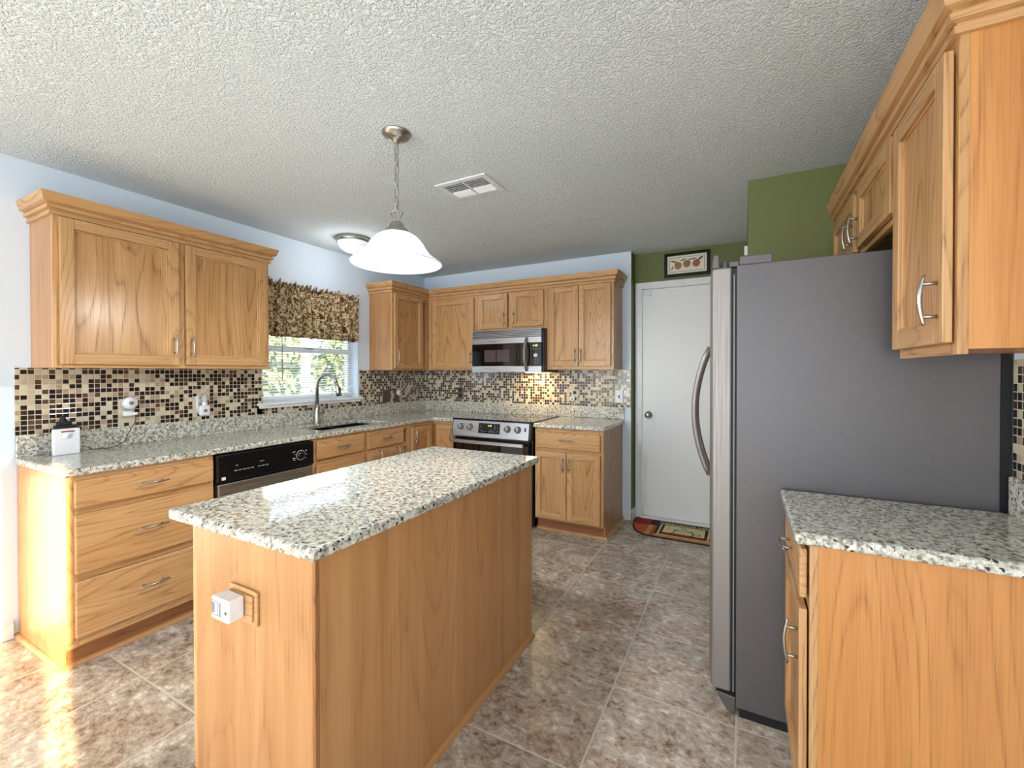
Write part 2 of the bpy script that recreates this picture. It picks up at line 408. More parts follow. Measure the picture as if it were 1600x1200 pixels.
def frame_strips(Fr, u0, u1, z0, z1, d, root, us=(), zs=(), sw=.038, gaps=None):
    """face frame: outer stiles and rails with intermediate ones"""
    bm = B()
    for a, b in [(u0, u0+sw), (u1-sw, u1)]+[(u-sw/2, u+sw/2) for u in us]: fb(bm, Fr, a, b, d-.019, d, z0, z1, 0)
    for a, b in [(z0, z0+sw), (z1-sw, z1)]+[(q-sw/2, q+sw/2) for q in zs]: fb(bm, Fr, u0+sw, u1-sw, d-.019, d-.0004, a, b, 1)
    return mesh('face_frame', bm, [OZ, grain(Fr)], root, bev=.001)
def carcass(Fr, u0, u1, d1, z0, z1, root, d0=.002, mats=None, name='body'):
    bm = B(); fb(bm, Fr, u0, u1, d0, d1-.019, z0, z1)
    return mesh(name, bm, mats or VENEER[2], root, bev=.0008)
def crown(path, root=None, name='crown_molding', top=2.211, b=2.112, closed_ends=True):
    """moulding swept along a mitred plan path; outside is to the right of travel"""
    prof = [(0, b), (.012, b), (.012, b+.018), (.006, b+.021), (.006, b+.025), (.022, b+.028), (.024, b+.042), (.017, b+.046), (.017, b+.050), (.036, b+.056), (.046, top-.012), (.048, top), (0, top)]
    P = [Vector(p) for p in path]; bm = B(); rows = []
    nrm = []
    for i in range(len(P)-1):
        d = (P[i+1]-P[i]).normalized(); nrm.append(Vector((d.y, -d.x)))
    for i, p in enumerate(P):
        a = nrm[max(i-1, 0)]; c = nrm[min(i, len(nrm)-1)]; m = (a+c); m = m/(m.dot(a)) if i not in (0, len(P)-1) else (nrm[0] if i == 0 else nrm[-1])
        rows.append([bm.verts.new((p.x+m.x*o, p.y+m.y*o, z)) for o, z in prof])
    for r0, r1, nn in zip(rows[:-1], rows[1:], nrm):
        mi = 0 if abs(nn.x) > .5 else 1
        for k in range(len(prof)):
            k2 = (k+1) % len(prof); bm.faces.new((r0[k], r1[k], r1[k2], r0[k2])).material_index = mi
    for r in (rows[0], rows[-1]): bm.faces.new(r)
    return bm
def text(body, size, loc, xdir, ydir, parent, mat, name='lettering', thick=.0003, align='LEFT'):
    cu = bpy.data.curves.new('t', 'FONT'); cu.body = body; cu.size = size; cu.extrude = thick; cu.align_x = align
    to = bpy.data.objects.new('t', cu); COL.objects.link(to); bpy.context.view_layer.update()
    me = bpy.data.meshes.new_from_object(to.evaluated_get(bpy.context.evaluated_depsgraph_get()))
    bpy.data.objects.remove(to, do_unlink=True)
    bm = B(); bm.from_mesh(me); bpy.data.meshes.remove(me)
    x = Vector(xdir).normalized(); y = Vector(ydir).normalized(); z = x.cross(y)
    mt = Matrix((x, y, z)).transposed().to_4x4(); mt.translation = Vector(loc)
    bmesh.ops.transform(bm, matrix=mt, verts=bm.verts)
    return mesh(name, bm, mat, parent)

# ================================================================== SETTING
def struct(name, bm, m, bev=0):
    o = mesh(name, bm, m, bev=bev); o['kind'] = 'structure'; return o
YR = -7.5
struct('floor', box(B(), -.15, W+.15, YR-.15, 1.0, -.1, 0), FLOOR_M)
struct('ceiling', box(B(), -.15, W+.15, YR-.15, 1.0, H, H+.1), CEIL_M)
WY0, WY1, WZ0, WZ1 = -1.925, -.99, 1.10, 2.0
struct('wall_left', slab(B(), [YR, WY0, WY1, .14], [0, WZ0, WZ1, H], lambda y, z: not (WY0 < y < WY1 and WZ0 < z < WZ1), -.15, 0, axes='yzx'), WALL_M)
struct('wall_back', box(B(), 0, 2.3688, 0, .139, 0, H), [WALL_M])
struct('wall_entry', slab(B(), [2.3688, 2.431, 3.20, 3.45], [0, 2.11, H], lambda x, z: not (2.431 < x < 3.2 and z < 2.11), .139, .26, axes='xzy'), GREEN_M)
struct('wall_return', box(B(), 2.3688, 2.3718, .0015, .139, 0, H), GREEN_M)
struct('wall_pantry', box(B(), 3.288, W, -1.1425, .139, 0, H), GREEN_M)
PY0, PY1 = -6.4, -4.10
struct('wall_right', slab(B(), [YR, PY0, PY1, -1.0], [0, 2.06, H], lambda y, z: not (PY0 < y < PY1 and z < 2.06), W, W+.15, axes='yzx'), WALL_M)
struct('wall_rear', slab(B(), [0, .35, 3.7, W], [0, .3, 2.2, H], lambda x, z: not (.35 < x < 3.7 and .3 < z < 2.2), YR-.15, YR, axes='xzy'), WALL_M)
# unseen patio door added to admit the sun; its wide stile shapes the beam
bm = B()
box(bm, W-.01, W+.06, PY0, PY0+.07, 0, 2.06); box(bm, W-.01, W+.06, PY0, PY1, 2.0, 2.06)
box(bm, W-.01, W+.06, -4.335, -4.183, 0, 2.06); box(bm, W-.01, W+.06, -5.32, -5.22, 0, 2.06)
struct('door_1', bm, TRIM_M)
bm = B()
for x in (.35, 1.42, 2.53, 3.64): box(bm, x, x+.06, YR-.1, YR-.03, .3, 2.2)
box(bm, .35, 3.7, YR-.1, YR-.03, .3, .36); box(bm, .35, 3.7, YR-.1, YR-.03, 2.14, 2.2)
struct('added_rear_window', bm, TRIM_M)  # unseen rear window frame, added as an opening to light the room
# baseboards
def basebd(name, *bs):
    bm = B()
    for b in bs:
        x0, x1, y0, y1 = b; box(bm, x0, x1, y0, y1, 0, .075)
        cx = min(abs(x1-x0), .014) < .0141 and abs(x1-x0) < abs(y1-y0)
        if cx: box(bm, x0, (x0+x1)/2 if name != 'baseboard_right' else x1, y0, y1, .075, .09)
        else: box(bm, x0, x1, (y0+y1)/2, y1, .075, .09)
    struct(name, bm, TRIM_M, .002)
basebd('baseboard_left', (0, .014, YR, -3.225))
basebd('baseboard_back', (2.31, 2.383, -.014, 0), (2.3718, 2.386, -.014, .125))
basebd('baseboard_right', (W-.014, W, -4.09, -2.60))
# entry door and casing
bm = B()
box(bm, 2.381, 2.4405, .122, .139, 0, 2.165); box(bm, 3.192, 3.25, .122, .139, 0, 2.165); box(bm, 2.381, 3.25, .1225, .139, 2.105, 2.165)
box(bm, 2.386, 2.40, .117, .139, 0, 2.16)
struct('trim_1', bm, TRIM_M, .003)
DOORW = plain('white_door_paint', srgb(238, 236, 236), .4, var=.006)
dm = box(B(), 2.4415, 3.19, .15, .19, .02, 2.101)
d2 = mesh('door_2', dm, DOORW, bev=.002); d2['kind'] = 'structure'
kb = B(); lathe(kb, (2.497, .15, .95), [(0, -.062), (.018, -.062), (.027, -.052), (.027, -.04), (.014, -.028), (.011, -.012), (.032, -.008), (.033, 0)], 'y', 24); mesh('door_knob', kb, NICKEL, d2)
struct('trim_2', box(B(), 2.44, 3.192, .09, .2, 0, .018), TRIM_M, .003)
ds = thing('door_sensor', (2.50, .148, 2.06), 'small white contact sensor stuck at the top corner of the white door', 'sensor')
mesh('sensor_body', box(B(), 2.452, 2.52, .136, .15, 2.045, 2.092), WHITE, ds, bev=.003); mesh('magnet_strip', box(B(), 2.443, 2.45, .138, .15, 2.04, 2.095), WHITE, ds, bev=.001)
ws = mesh('wall_sensor', box(B(), 3.270, 3.287, -1.135, -1.115, 2.015, 2.068), WHITE, bev=.002, origin=(3.278, -1.125, 2.015)); props(ws, 'tiny white sensor on the olive wall corner above the fridge', 'sensor')

# backsplash (mosaic) : part of the finished walls
ZB, ZT = .9118, 1.3665
sx = B()
box(sx, 0, .008, -3.213, -1.933, ZB+.112, ZT); box(sx, 0, .008, -.972, 0, ZB+.112, ZT); box(sx, 0, .008, -1.975, -.955, ZB+.112, 1.083)
struct('trim_3', sx, MOSX)
struct('trim_4', box(B(), 0, 2.366, -.008, 0, ZB+.112, ZT), MOSY)
struct('trim_5', box(B(), W-.008, W, -2.59, -2.10, ZB+.112, 1.378), MOSX)

# ================================================================== window above the sink
win = struct('window_1', slab(B(), [WY0, WY0+.045, WY1-.045, WY1], [WZ0, WZ0+.045, WZ1-.045, WZ1], lambda y, z: not (WY0+.045 < y < WY1-.045 and WZ0+.045 < z < WZ1-.045), -.135, -.085, axes='yzx'), TRIM_M, .003)
mesh('meeting_rail', box(B(), -.128, -.08, WY0+.03, WY1-.03, 1.515, 1.56), TRIM_M, win, bev=.003)
mesh('glass_pane', box(B(), -.112, -.108, WY0+.04, WY1-.04, WZ0+.04, WZ1-.04), GLASS, win)
mesh('sash_latch', box(B(), -.08, -.062, -1.50, -1.43, 1.545, 1.56), GREYP, win, bev=.004)
bm = B(); box(bm, -.084, .040, -1.975, -.955, 1.088, 1.106); box(bm, 0, .024, -1.96, -.97, 1.066, 1.088)
struct('trim_6', bm, TRIM_M, .005)
blind = thing('window_blind', (-.045, -1.46, 1.14), 'white mini blind with open slats hanging in the window over the sink', 'blind')
bm = B(); ny = 2; z = 1.152
while z < 1.95:
    # one slightly crowned slat
    for s in range(4):
        a0, a1 = -1+.5*s, -.5+.5*s; g = lambda a: (-.045+a*.0125, z+.0022*(1-a*a)-a*.0035)
        p0, p1 = g(a0), g(a1)
        vs4 = [bm.verts.new((p0[0], WY0+.012, p0[1])), bm.verts.new((p1[0], WY0+.012, p1[1])), bm.verts.new((p1[0], WY1-.012, p1[1])), bm.verts.new((p0[0], WY1-.012, p0[1]))]
        bm.faces.new(vs4)
    z += .0212
me_s = mesh('slats', bm, BLIND_M, blind); md = me_s.modifiers.new('solid', 'SOLIDIFY'); md.thickness = .0008
mesh('headrail', box(B(), -.062, -.028, WY0+.006, WY1-.006, 1.955, 1.995), BLIND_M, blind, bev=.002)
mesh('bottom_rail', box(B(), -.058, -.032, WY0+.012, WY1-.012, 1.128, 1.142), BLIND_M, blind, bev=.003)
bm = B(); tube(bm, [(-.022, -1.748, 1.93), (-.02, -1.748, 1.275)], .0035, 6); mesh('tilt_wand', bm, GREYP, blind)
for y in (-1.80, -1.12):
    for x in (-.031, -.059): mesh('ladder_cord', tube(B(), [(x, y, 1.96), (x, y, 1.14)], .001, 4), WHITE, blind)

val = thing('valance', (.04, -1.46, 1.63), 'brown and tan paisley valance with ruffled top over the sink window', 'curtain')
bm = B(); rows = []; N = 360; Y0, Y1 = -1.955, -1.045
zt = [(1.0, 2.045), (.93, 2.018), (.9, 2.0), (.87, 1.985), (.83, 1.96), (.5, 1.80), (.2, 1.69), (0, 1.625)]
for i in range(N+1):
    u = i/N; y = Y0+(Y1-Y0)*u; col_ = []
    for k, (tt, z) in enumerate(zt):
        f1 = 2*abs(math.sin(u*math.pi*9+.8*math.sin(u*13)))**.8-1; f2 = math.sin(u*2*math.pi*29+2*math.sin(u*9)); f3 = math.sin(u*2*math.pi*47+1.3*math.sin(u*31))
        if k <= 1: x = .062+.022*f2+.012*f3; zz = z+(.020*f2*f1+.014*f3 if k == 0 else 0)
        elif k in (2, 3, 4): x = .064+(.012 if k == 3 else .004)+.005*f2; zz = z
        else:
            am = {5: .03, 6: .042, 7: .045}[k]; x = .074+am*f1+.004*f2; zz = z+(.005*math.sin(u*40) if k == 7 else 0)
        yy = y+(.006*f3 if k == 0 else 0)
        if k == 0: yy += .012*(u-.5)*2
        col_.append(bm.verts.new((x, yy, zz)))
    rows.append(col_)
for a, b in zip(rows[:-1], rows[1:]):
    for k in range(len(zt)-1): bm.faces.new((a[k], b[k], b[k+1], a[k+1]))
vm_ = mesh('fabric', bm, VAL_M, val, smooth=True); md = vm_.modifiers.new('solid', 'SOLIDIFY'); md.thickness = .002
bm = B(); tube(bm, [(.052, -1.958, 1.985), (.052, -1.043, 1.985)], .007, 8); tube(bm, [(.052, -1.043, 1.985), (.044, -1.02, 1.985), (.002, -1.014, 1.985)], .006, 8); tube(bm, [(.052, -1.958, 1.985), (.002, -1.966, 1.985)], .006, 8)
mesh('curtain_rod', bm, WHITE, val)

# outdoors beyond the sink window
YARD = m_foliage('yard_grass', srgb(120, 138, 90), srgb(170, 180, 130)); LEAF1 = m_foliage('shrub_leaves', srgb(50, 80, 56), srgb(124, 150, 104)); LEAF2 = m_foliage('shrub_leaves_pale', srgb(70, 98, 80), srgb(160, 178, 140))
g = struct('floor_patio', box(B(), -9, -.16, -6, 6, -.12, -.02), plain('patio_concrete', srgb(205, 206, 208), .8))
g = mesh('garden_lawn', box(B(), -30, -9, -14, 18, -.14, -.04), YARD); props(g, 'bright lawn outside beyond the sink window', 'grass', kind='stuff')
def leafball(c, r, n, seed, s=.12):
    rg = random.Random(seed); bm = B(); c = Vector(c)
    for _ in range(n):
        d = Vector((rg.gauss(0, 1), rg.gauss(0, 1), rg.gauss(0, 1))).normalized(); p = c+Vector((d.x*r[0], d.y*r[1], d.z*r[2]))*(rg.random()**.35)
        a = Vector((rg.gauss(0, 1), rg.gauss(0, 1), rg.gauss(0, 1))).normalized(); b = a.orthogonal().normalized(); k = s*rg.uniform(.6, 1.2)
        v4 = [bm.verts.new(p+a*k), bm.verts.new(p+b*k*.45), bm.verts.new(p-a*k), bm.verts.new(p-b*k*.45)]; bm.faces.new(v4)
    return bm
labs = ['green shrub seen through the left of the sink window', 'leafy shrub seen through the middle of the sink window', 'pale shrub seen through the right of the sink window', 'tall bush at the far right of the sink window view']
for i, (c, r, m) in enumerate((((-8.2, 0.2, 1.5), (1.2, 1.6, 1.6), LEAF1), ((-8.6, 3.5, 1.35), (1.2, 1.5, 1.5), LEAF2), ((-8.4, 6.7, 1.6), (1.2, 1.5, 1.7), LEAF1), ((-7.6, 9.9, 1.9), (1.1, 1.5, 2.0), LEAF2))):
    s = thing('garden_shrub', (c[0], c[1], -.03), labs[i], 'shrub', 'shrubs outside the sink window')
    mesh('foliage', leafball(c, r, 1500, i, .17), m, s); bm = B(); tube(bm, [(c[0], c[1], -.04), (c[0], c[1]+.1, 1.2)], [.1, .05], 8); mesh('trunk', bm, plain('bark', srgb(90, 74, 60), .9), s)
screen = thing('patio_enclosure', (-4.2, 1.2, -.02), 'white and pale blue posts and rails of the patio enclosure outside the window', 'enclosure')
PALE = plain('pale_blue_aluminium', srgb(196, 214, 236), .5)
for y in (-1.2, .1, 1.5, 2.9, 4.2): mesh('post', box(B(), -4.25, -4.13, y, y+.12, -.02, 2.6), PALE if y in (.1, 2.9) else TRIM_M, screen)
bm = B(); box(bm, -4.22, -4.16, -1.2, 4.3, .85, .93); box(bm, -4.22, -4.16, -1.2, 4.3, 2.5, 2.62); mesh('rail', bm, TRIM_M, screen)
tr = thing('dapple_tree', (6.4, -5.9, 0), 'unseen leafy tree added outside the patio door to dapple the sun', 'tree')  # out of view, put in to break up the sunbeam
mesh('foliage', leafball((6.2, -6.0, 1.55), (.5, 1.0, .75), 520, 11, .10), LEAF1, tr); bm = B(); tube(bm, [(6.3, -5.9, -.3), (6.2, -6.0, 1.5)], [.07, .03], 8); mesh('trunk', bm, plain('bark_b', srgb(90, 74, 60), .9), tr)

# ================================================================== WALL CABINETS
UB, UT, UD = 1.3668, 2.125, .298
# left of window
t = thing('upper_cabinet', (.15, -2.61, UB), 'wide oak two-door wall cabinet left of the sink window', 'cabinet')
carcass('L', -3.155, -2.0655, UD, UB, UT+.02, t)
frame_strips('L', -3.155, -2.0655, UB, UT, UD, t, us=(-2.607,))
door('L', -3.133, -2.627, UB+.018, UT-.018, UD+.004, t, 1, 1.497)
door('L', -2.590, -2.094, UB+.022, UT-.018, UD+.004, t, 0, 1.497)
mesh('crown_molding', crown([(0, -2.0655), (UD, -2.0655), (UD, -3.155), (0, -3.155)][::-1][0:0] or [(0, -3.155), (UD, -3.155), (UD, -2.0655), (0, -2.0655)]), [OY, OX], t)
# corner unit on the window wall
t = thing('upper_cabinet', (.15, -.6, UB), 'single-door oak wall cabinet in the corner right of the window', 'cabinet')
carcass('L', -.8439, -UD, UD, UB, UT, t)
frame_strips('L', -.8439, -UD, UB, UT, UD, t)
door('L', -.826, -.415, UB+.016, UT-.018, UD+.004, t, 0, 1.497)
# back run
t = thing('upper_cabinet', (.6, -.15, UB), 'oak wall cabinet with one door left of the microwave', 'cabinet')
carcass('B', .0, .913, UD, UB, UT, t); frame_strips('B', UD+.001, .913, UB, UT, UD, t)
door('B', .362, .885, UB+.016, UT-.035, UD+.004, t, 1, 1.485)
t = thing('upper_cabinet', (1.3, -.15, 1.75), 'short oak two-door wall cabinet above the microwave', 'cabinet')
carcass('B', .915, 1.672, UD, 1.748, UT, t); frame_strips('B', .915, 1.672, 1.748, UT, UD, t, us=(1.29,))
door('B', .937, 1.265, 1.768, UT-.022, UD+.004, t, 1, 1.855); door('B', 1.316, 1.645, 1.775, UT-.022, UD+.004, t, 0, 1.855)
t = thing('upper_cabinet', (2.0, -.15, UB), 'tall oak two-door wall cabinet right of the microwave', 'cabinet')
carcass('B', 1.674, 2.2905, UD, UB, UT, t); frame_strips('B', 1.674, 2.2905, UB, UT, UD, t)
door('B', 1.702, 1.978, UB+.03, UT-.018, UD+.004, t, 1, 1.49, st=.048); door('B', 1.983, 2.268, UB+.03, UT-.018, UD+.004, t, 0, 1.49, st=.048)
cm = mesh('crown_molding', crown([(0, -.8439), (UD, -.8439), (UD, -UD), (2.2905, -UD), (2.2905, 0)]), [OY, OX], origin=(0, 0, 2.112)); props(cm, 'stepped oak crown running along the corner and back wall cabinets', 'molding')
# right wall
RUB = 1.382
t = thing('upper_cabinet', (3.85, -2.4, RUB), 'tall oak wall cabinet at the right edge with one door and long handle', 'cabinet')
carcass('R', -2.612, -2.197, UD, RUB+.012, UT, t, mats=HONEY); frame_strips('R', -2.612, -2.197, RUB, UT, UD, t)
bm = B(); fb(bm, 'R', -2.6128, -2.6118, UD-.019-.02, UD-.0225, RUB+.012, UT); 
door('R', -2.600, -2.212, RUB+.028, UT-.035, UD+.004, t, 0, 1.515, st=.055)
bm.free()
t = thing('upper_cabinet', (3.85, -1.67, 1.83), 'shallow oak two-door cabinet above the grey fridge', 'cabinet')
carcass('R', -2.195, -1.146, UD, 1.842, UT, t); frame_strips('R', -2.195, -1.146, 1.83, UT, UD, t, us=(-1.69,))
door('R', -2.178, -1.715, 1.85, UT-.03, UD+.004, t, 1, 1.93); door('R', -1.66, -1.17, 1.85, UT-.03, UD+.004, t, 0, 1.93)
cm = mesh('crown_molding', crown([(W-UD, -1.146), (W-UD, -2.612), (W, -2.612)][::-1][::-1][0:0] or [(W, -2.612), (W-UD, -2.612), (W-UD, -1.146)][::-1], top=2.225), [OY, OX], origin=(W-UD, -1.9, 2.112)); props(cm, 'oak crown above the cabinets on the right wall', 'molding')

# ================================================================== BASE CABINETS
BT = ZB-.033; BD = .616
def toe(Fr, u0, u1, d, root, shoe=True, ends=()):
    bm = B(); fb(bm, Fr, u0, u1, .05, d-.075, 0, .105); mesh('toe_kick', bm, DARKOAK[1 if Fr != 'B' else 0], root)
def shoe(pts, root):
    """quarter-round along plan path"""
    prof = [(0, 0), (.019, 0), (.018, .008), (.013, .015), (.006, .019), (0, .020)]
    P = [Vector(p) for p in pts]; bm = B(); rows = []; nrm = []
    for i in range(len(P)-1): d = (P[i+1]-P[i]).normalized(); nrm.append(Vector((d.y, -d.x)))
    for i, p in enumerate(P):
        if i == 0: m = nrm[0]
        elif i == len(P)-1: m = nrm[-1]
        else: m = nrm[i-1]+nrm[i]; m = m/m.dot(nrm[i-1])
        rows.append([bm.verts.new((p.x+m.x*o, p.y+m.y*o, z)) for o, z in prof])
    for r0, r1 in zip(rows[:-1], rows[1:]):
        for k in range(len(prof)): bm.faces.new((r0[k], r1[k], r1[(k+1) % len(prof)], r0[(k+1) % len(prof)]))
    for r in (rows[0], rows[-1]): bm.faces.new(r)
    mesh('shoe_molding', bm, VENEER[1], root)
def endpanel(Fr, u, th, d, root):
    """end panel with a toe notch"""
    bm = B(); fb(bm, Fr, u, u+th, .002, d-.019, .105, BT); fb(bm, Fr, u, u+th, .002, d-.055, 0, .105)
    mesh('end_panel', bm, VENEER[2], root, bev=.0008)
# left run
t = thing('base_cabinet', (.3, -2.9, 0), 'oak base cabinet with three wide drawers at the left end of the counter', 'cabinet')
carcass('L', -3.195, -2.602, BD, .105, BT, t); endpanel('L', -3.2074, .012, BD, t)
frame_strips('L', -3.2074, -2.602, .105, BT, BD, t, zs=(.718, .42))
bm = B(); fb(bm, 'L', -3.195, -2.602, .05, BD-.055, 0, .105); mesh('toe_kick', bm, DARKOAK[1], t)
shoe([(.0, -3.2074), (BD-.055, -3.2074), (BD-.055, -2.602)], t)
drawer('L', -3.184, -2.61, .733, .857, BD+.004, t, True, .795); drawer('L', -3.184, -2.61, .437, .704, BD+.004, t, True, .575); drawer('L', -3.184, -2.61, .15, .404, BD+.004, t, True, .288)
t = thing('base_cabinet', (.3, -1.72, 0), 'oak drawer base cabinet between the dishwasher and the sink doors', 'cabinet')
carcass('L', -1.966, -1.491, BD, .105, .66, t); mesh('side_panel', fb(B(), 'L', -1.966, -1.954, .002, BD-.019, .66, BT), VENEER[2], t); frame_strips('L', -1.966, -1.491, .105, BT, BD, t, zs=(.708,)); toe('L', -1.966, -1.491, BD, t)
drawer('L', -1.937, -1.511, .73, .862, BD+.004, t, True, .80); drawer('L', -1.937, -1.511, .42, .694, BD+.004, t, True, .52); drawer('L', -1.937, -1.511, .15, .40, BD+.004, t)
t = thing('base_cabinet', (.3, -1.26, 0), 'oak base cabinet under the sink with a drawer front over two doors', 'cabinet')
carcass('L', -1.489, -.962, BD, .105, .66, t); frame_strips('L', -1.489, -.962, .105, BT, BD, t, zs=(.708,)); toe('L', -1.489, -.962, BD, t)
mesh('side_panel', fb(B(), 'L', -.974, -.962, .002, BD-.019, .66, BT), VENEER[2], t)
drawer('L', -1.472, -1.059, .73, .862, BD+.004, t, True, .80)
da = door('L', -1.472, -1.27, .15, .694, BD+.004, t); db = door('L', -1.262, -1.059, .15, .694, BD+.004, t)
handle('L', -1.348, BD+.02, .66, True, da, ln=.045); handle('L', -1.139, BD+.02, .66, True, db, ln=.045)
t = thing('base_cabinet', (.4, -.4, 0), 'L-shaped oak corner base cabinet with a folding door left of the range', 'cabinet')
bm = B(); box(bm, .002, BD-.019, -.960, -.002, .105, BT); box(bm, BD-.019, .868, -BD+.019, -.002, .105, BT); mesh('body', bm, VENEER[2], t)
bm = B(); box(bm, BD-.019, BD, -.960, -.935, .105, BT); box(bm, BD-.019, BD, -.935, -BD, BT-.03, BT, 1); box(bm, BD-.019, BD, -.935, -BD, .105, .14, 1); box(bm, BD-.019, .868, -BD, -BD+.019, BT-.03, BT, 2); box(bm, BD-.019, .868, -BD, -BD+.019, .105, .14, 2); box(bm, .855, .868, -BD, -BD+.019, .105, BT)
mesh('face_frame', bm, [OZ, OY, OX], t, bev=.001)
door('L', -.937, -.655, .145, .845, BD-.004, t, 0, .76, st=.05); door('B', .655, .855, .145, .845, BD-.004, t, 1, .76, st=.04)
toe('L', -.96, -.4, BD, t)
# right of range
t = thing('base_cabinet', (2.0, -.3, 0), 'oak base cabinet with a drawer over two doors right of the range', 'cabinet')
carcass('B', 1.70, 2.2815, BD, .105, BT, t)
bm = B(); fb(bm, 'B', 2.2815, 2.2935, .002, BD-.019, .105, BT); fb(bm, 'B', 2.2815, 2.2935, .002, BD-.055, 0, .105); mesh('end_panel', bm, VENEER[2], t)
frame_strips('B', 1.70, 2.2935, .105, BT, BD, t, zs=(.69,))
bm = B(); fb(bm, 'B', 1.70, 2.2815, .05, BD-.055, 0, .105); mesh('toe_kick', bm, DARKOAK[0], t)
shoe([(1.70, -BD+.055), (2.2935, -BD+.055), (2.2935, 0)], t)
drawer('B', 1.71, 2.272, .708, .843, BD+.004, t, True, .785)
door('B', 1.71, 1.986, .125, .68, BD+.004, t, 1, .585, st=.048); door('B', 1.992, 2.272, .125, .68, BD+.004, t, 0, .585, st=.048)
# right wall base
RBD = W-3.425
t = thing('base_cabinet', (3.7, -2.34, 0), 'oak base cabinet in the right foreground with a plain end panel', 'cabinet')
carcass('R', -2.562, -2.115, RBD, .105, BT, t)
bm = B(); fb(bm, 'R', -2.574, -2.562, .002, RBD-.019, 0, BT); mesh('end_panel', bm, HONEY, t, bev=.0008)
frame_strips('R', -2.574, -2.115, .105, BT, RBD, t, zs=(.705,), sw=.03); toe('R', -2.562, -2.115, RBD, t)
drawer('R', -2.565, -2.125, .725, .86, RBD+.004, t, True, .795)
door('R', -2.565, -2.125, .13, .695, RBD+.004, t, 0, .585)
# island
IX0, IX1, IY0, IY1 = 1.750, 2.318, -3.25, -1.985
t = thing('kitchen_island', (2.03, -2.62, 0), 'oak kitchen island with plain veneer sides under a granite top', 'island')
bm = B(); box(bm, IX0+.02, IX1-.006, IY0+.006, IY1, .11, BT); mesh('body', bm, VENEER[2], t)
bm = B(); box(bm, IX0, IX0+.019, IY0, IY0+.045, .11, BT); box(bm, IX0, IX0+.019, IY1-.04, IY1, .11, BT)
for y in (-2.83, -2.41): box(bm, IX0, IX0+.019, y-.02, y+.02, .11, BT)
for z in (.11, BT-.04): box(bm, IX0, IX0+.0186, IY0+.045, IY1-.04, z, z+.04, 1)
mesh('face_frame', bm, [OZ, OY], t, bev=.001)
FI = 'I'
for k, (a, b) in enumerate(((-3.225, -2.845), (-2.815, -2.425), (-2.395, -2.005))):
    door(FI, a, b, .14, .70, .5655, t, 1 if k != 1 else 0, .62); drawer(FI, a, b, .725, .855, .5655, t)
bm = B(); box(bm, IX0+.0195, IX1-.012, IY0, IY0+.006, .11, BT); box(bm, IX0+.06, IX1-.012, IY0, IY0+.006, 0, .11); mesh('end_panel', bm, VENEER[2], t)
bm = B(); box(bm, IX1-.006, IX1, IY0+.012, IY1, 0, BT); mesh('back_panel', bm, VENEER[2], t)
bm = B(); box(bm, IX1-.012, IX1+.001, IY0-.001, IY0+.012, 0, BT); mesh('corner_strip', bm, DARKOAK[2], t, bev=.002)
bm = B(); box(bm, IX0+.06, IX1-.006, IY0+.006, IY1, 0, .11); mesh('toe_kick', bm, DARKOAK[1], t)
shoe([(IX1, IY1), (IX1, IY0)][::-1], t)
# ---- outlet plate and timer on the island end
pl = thing('outlet_plate', (2.03, IY0, .69), 'oak framed outlet plate on the near end of the island', 'outlet')
bm = B(); box(bm, 1.960, 2.090, IY0-.009, IY0-.0005, .642, .738); mesh('plate', bm, OX, pl, bev=.003)
bm = B(); box(bm, 1.972, 2.078, IY0-.016, IY0-.009, .654, .726); mesh('raised_frame', bm, OX, pl, bev=.004)
tm = thing('plug_in_timer', (2.0, IY0-.045, .70), 'white box timer plugged into the oak outlet plate on the island', 'timer')
mesh('case', box(B(), 1.968, 2.05, IY0-.062, IY0-.0175, .665, .727), WHITE, tm, bev=.006, seg=3)
bm = B(); slab(bm, [1.973, 1.975, 2.003, 2.005], [.678, .680, .716, .718], lambda x, z: not (1.975 < x < 2.003 and .680 < z < .716), IY0-.0628, IY0-.0618, axes='xzy'); box(bm, 1.977, 1.988, IY0-.0628, IY0-.0618, .684, .712); box(bm, 2.009, 2.016, IY0-.0628, IY0-.0618, .678, .716)
mesh('printed_dial', bm, GREYP, tm); bm = B(); lathe(bm, (2.040, IY0-.062, .695), [(.0045, 0), (.0045, -.002), (0, -.002)], 'y', 12); mesh('button', bm, plain('bronze_button', srgb(120, 100, 60), .4), tm)
bm = B(); box(bm, 1.972, 2.0, IY0-.0175, IY0-.0165, .67, .72); bm.free()

# ================================================================== WORKTOPS
SX0, SX1, SY0, SY1 = .15, .505, -1.78, -1.13
def top_ob(name, bm, label, org):
    o = mesh(name, bm, GRANITE, bev=.008, seg=3, origin=org); return props(o, label, 'countertop')
bm = slab(B(), [0.001, SX0, SX1, .6364, .875], [-3.219, SY0, SY1, -.6546, -.001], lambda x, y: not (SX0 < x < SX1 and SY0 < y < SY1) and not (x > .6364 and y < -.6546), BT, ZB)
wt = top_ob('countertop', bm, 'L-shaped speckled granite worktop along the window wall with the sink', (.3, -1.5, BT))
def splash(name, b, label):
    o = mesh(name, box(B(), *b), GRANITE, bev=.003, origin=(b[0], b[2], b[4])); return props(o, label, 'backsplash')
splash('granite_backsplash', (.001, .021, -3.213, -.0215, ZB, ZB+.113), 'granite upstand strip along the window wall behind the sink')
splash('granite_backsplash', (.001, 2.312, -.0215, -.001, ZB, ZB+.113), 'granite upstand strip along the back wall behind the range')
bm = slab(B(), [1.694, 2.3135], [-.6546, -.022], lambda x, y: True, BT, ZB); top_ob('countertop', bm, 'short granite worktop right of the range', (2, -.3, BT))
bm = slab(B(), [1.6628, 2.3463], [-3.2786, -1.9544], lambda x, y: True, BT, ZB); top_ob('countertop', bm, 'large speckled granite top of the kitchen island', (2, -2.6, BT))
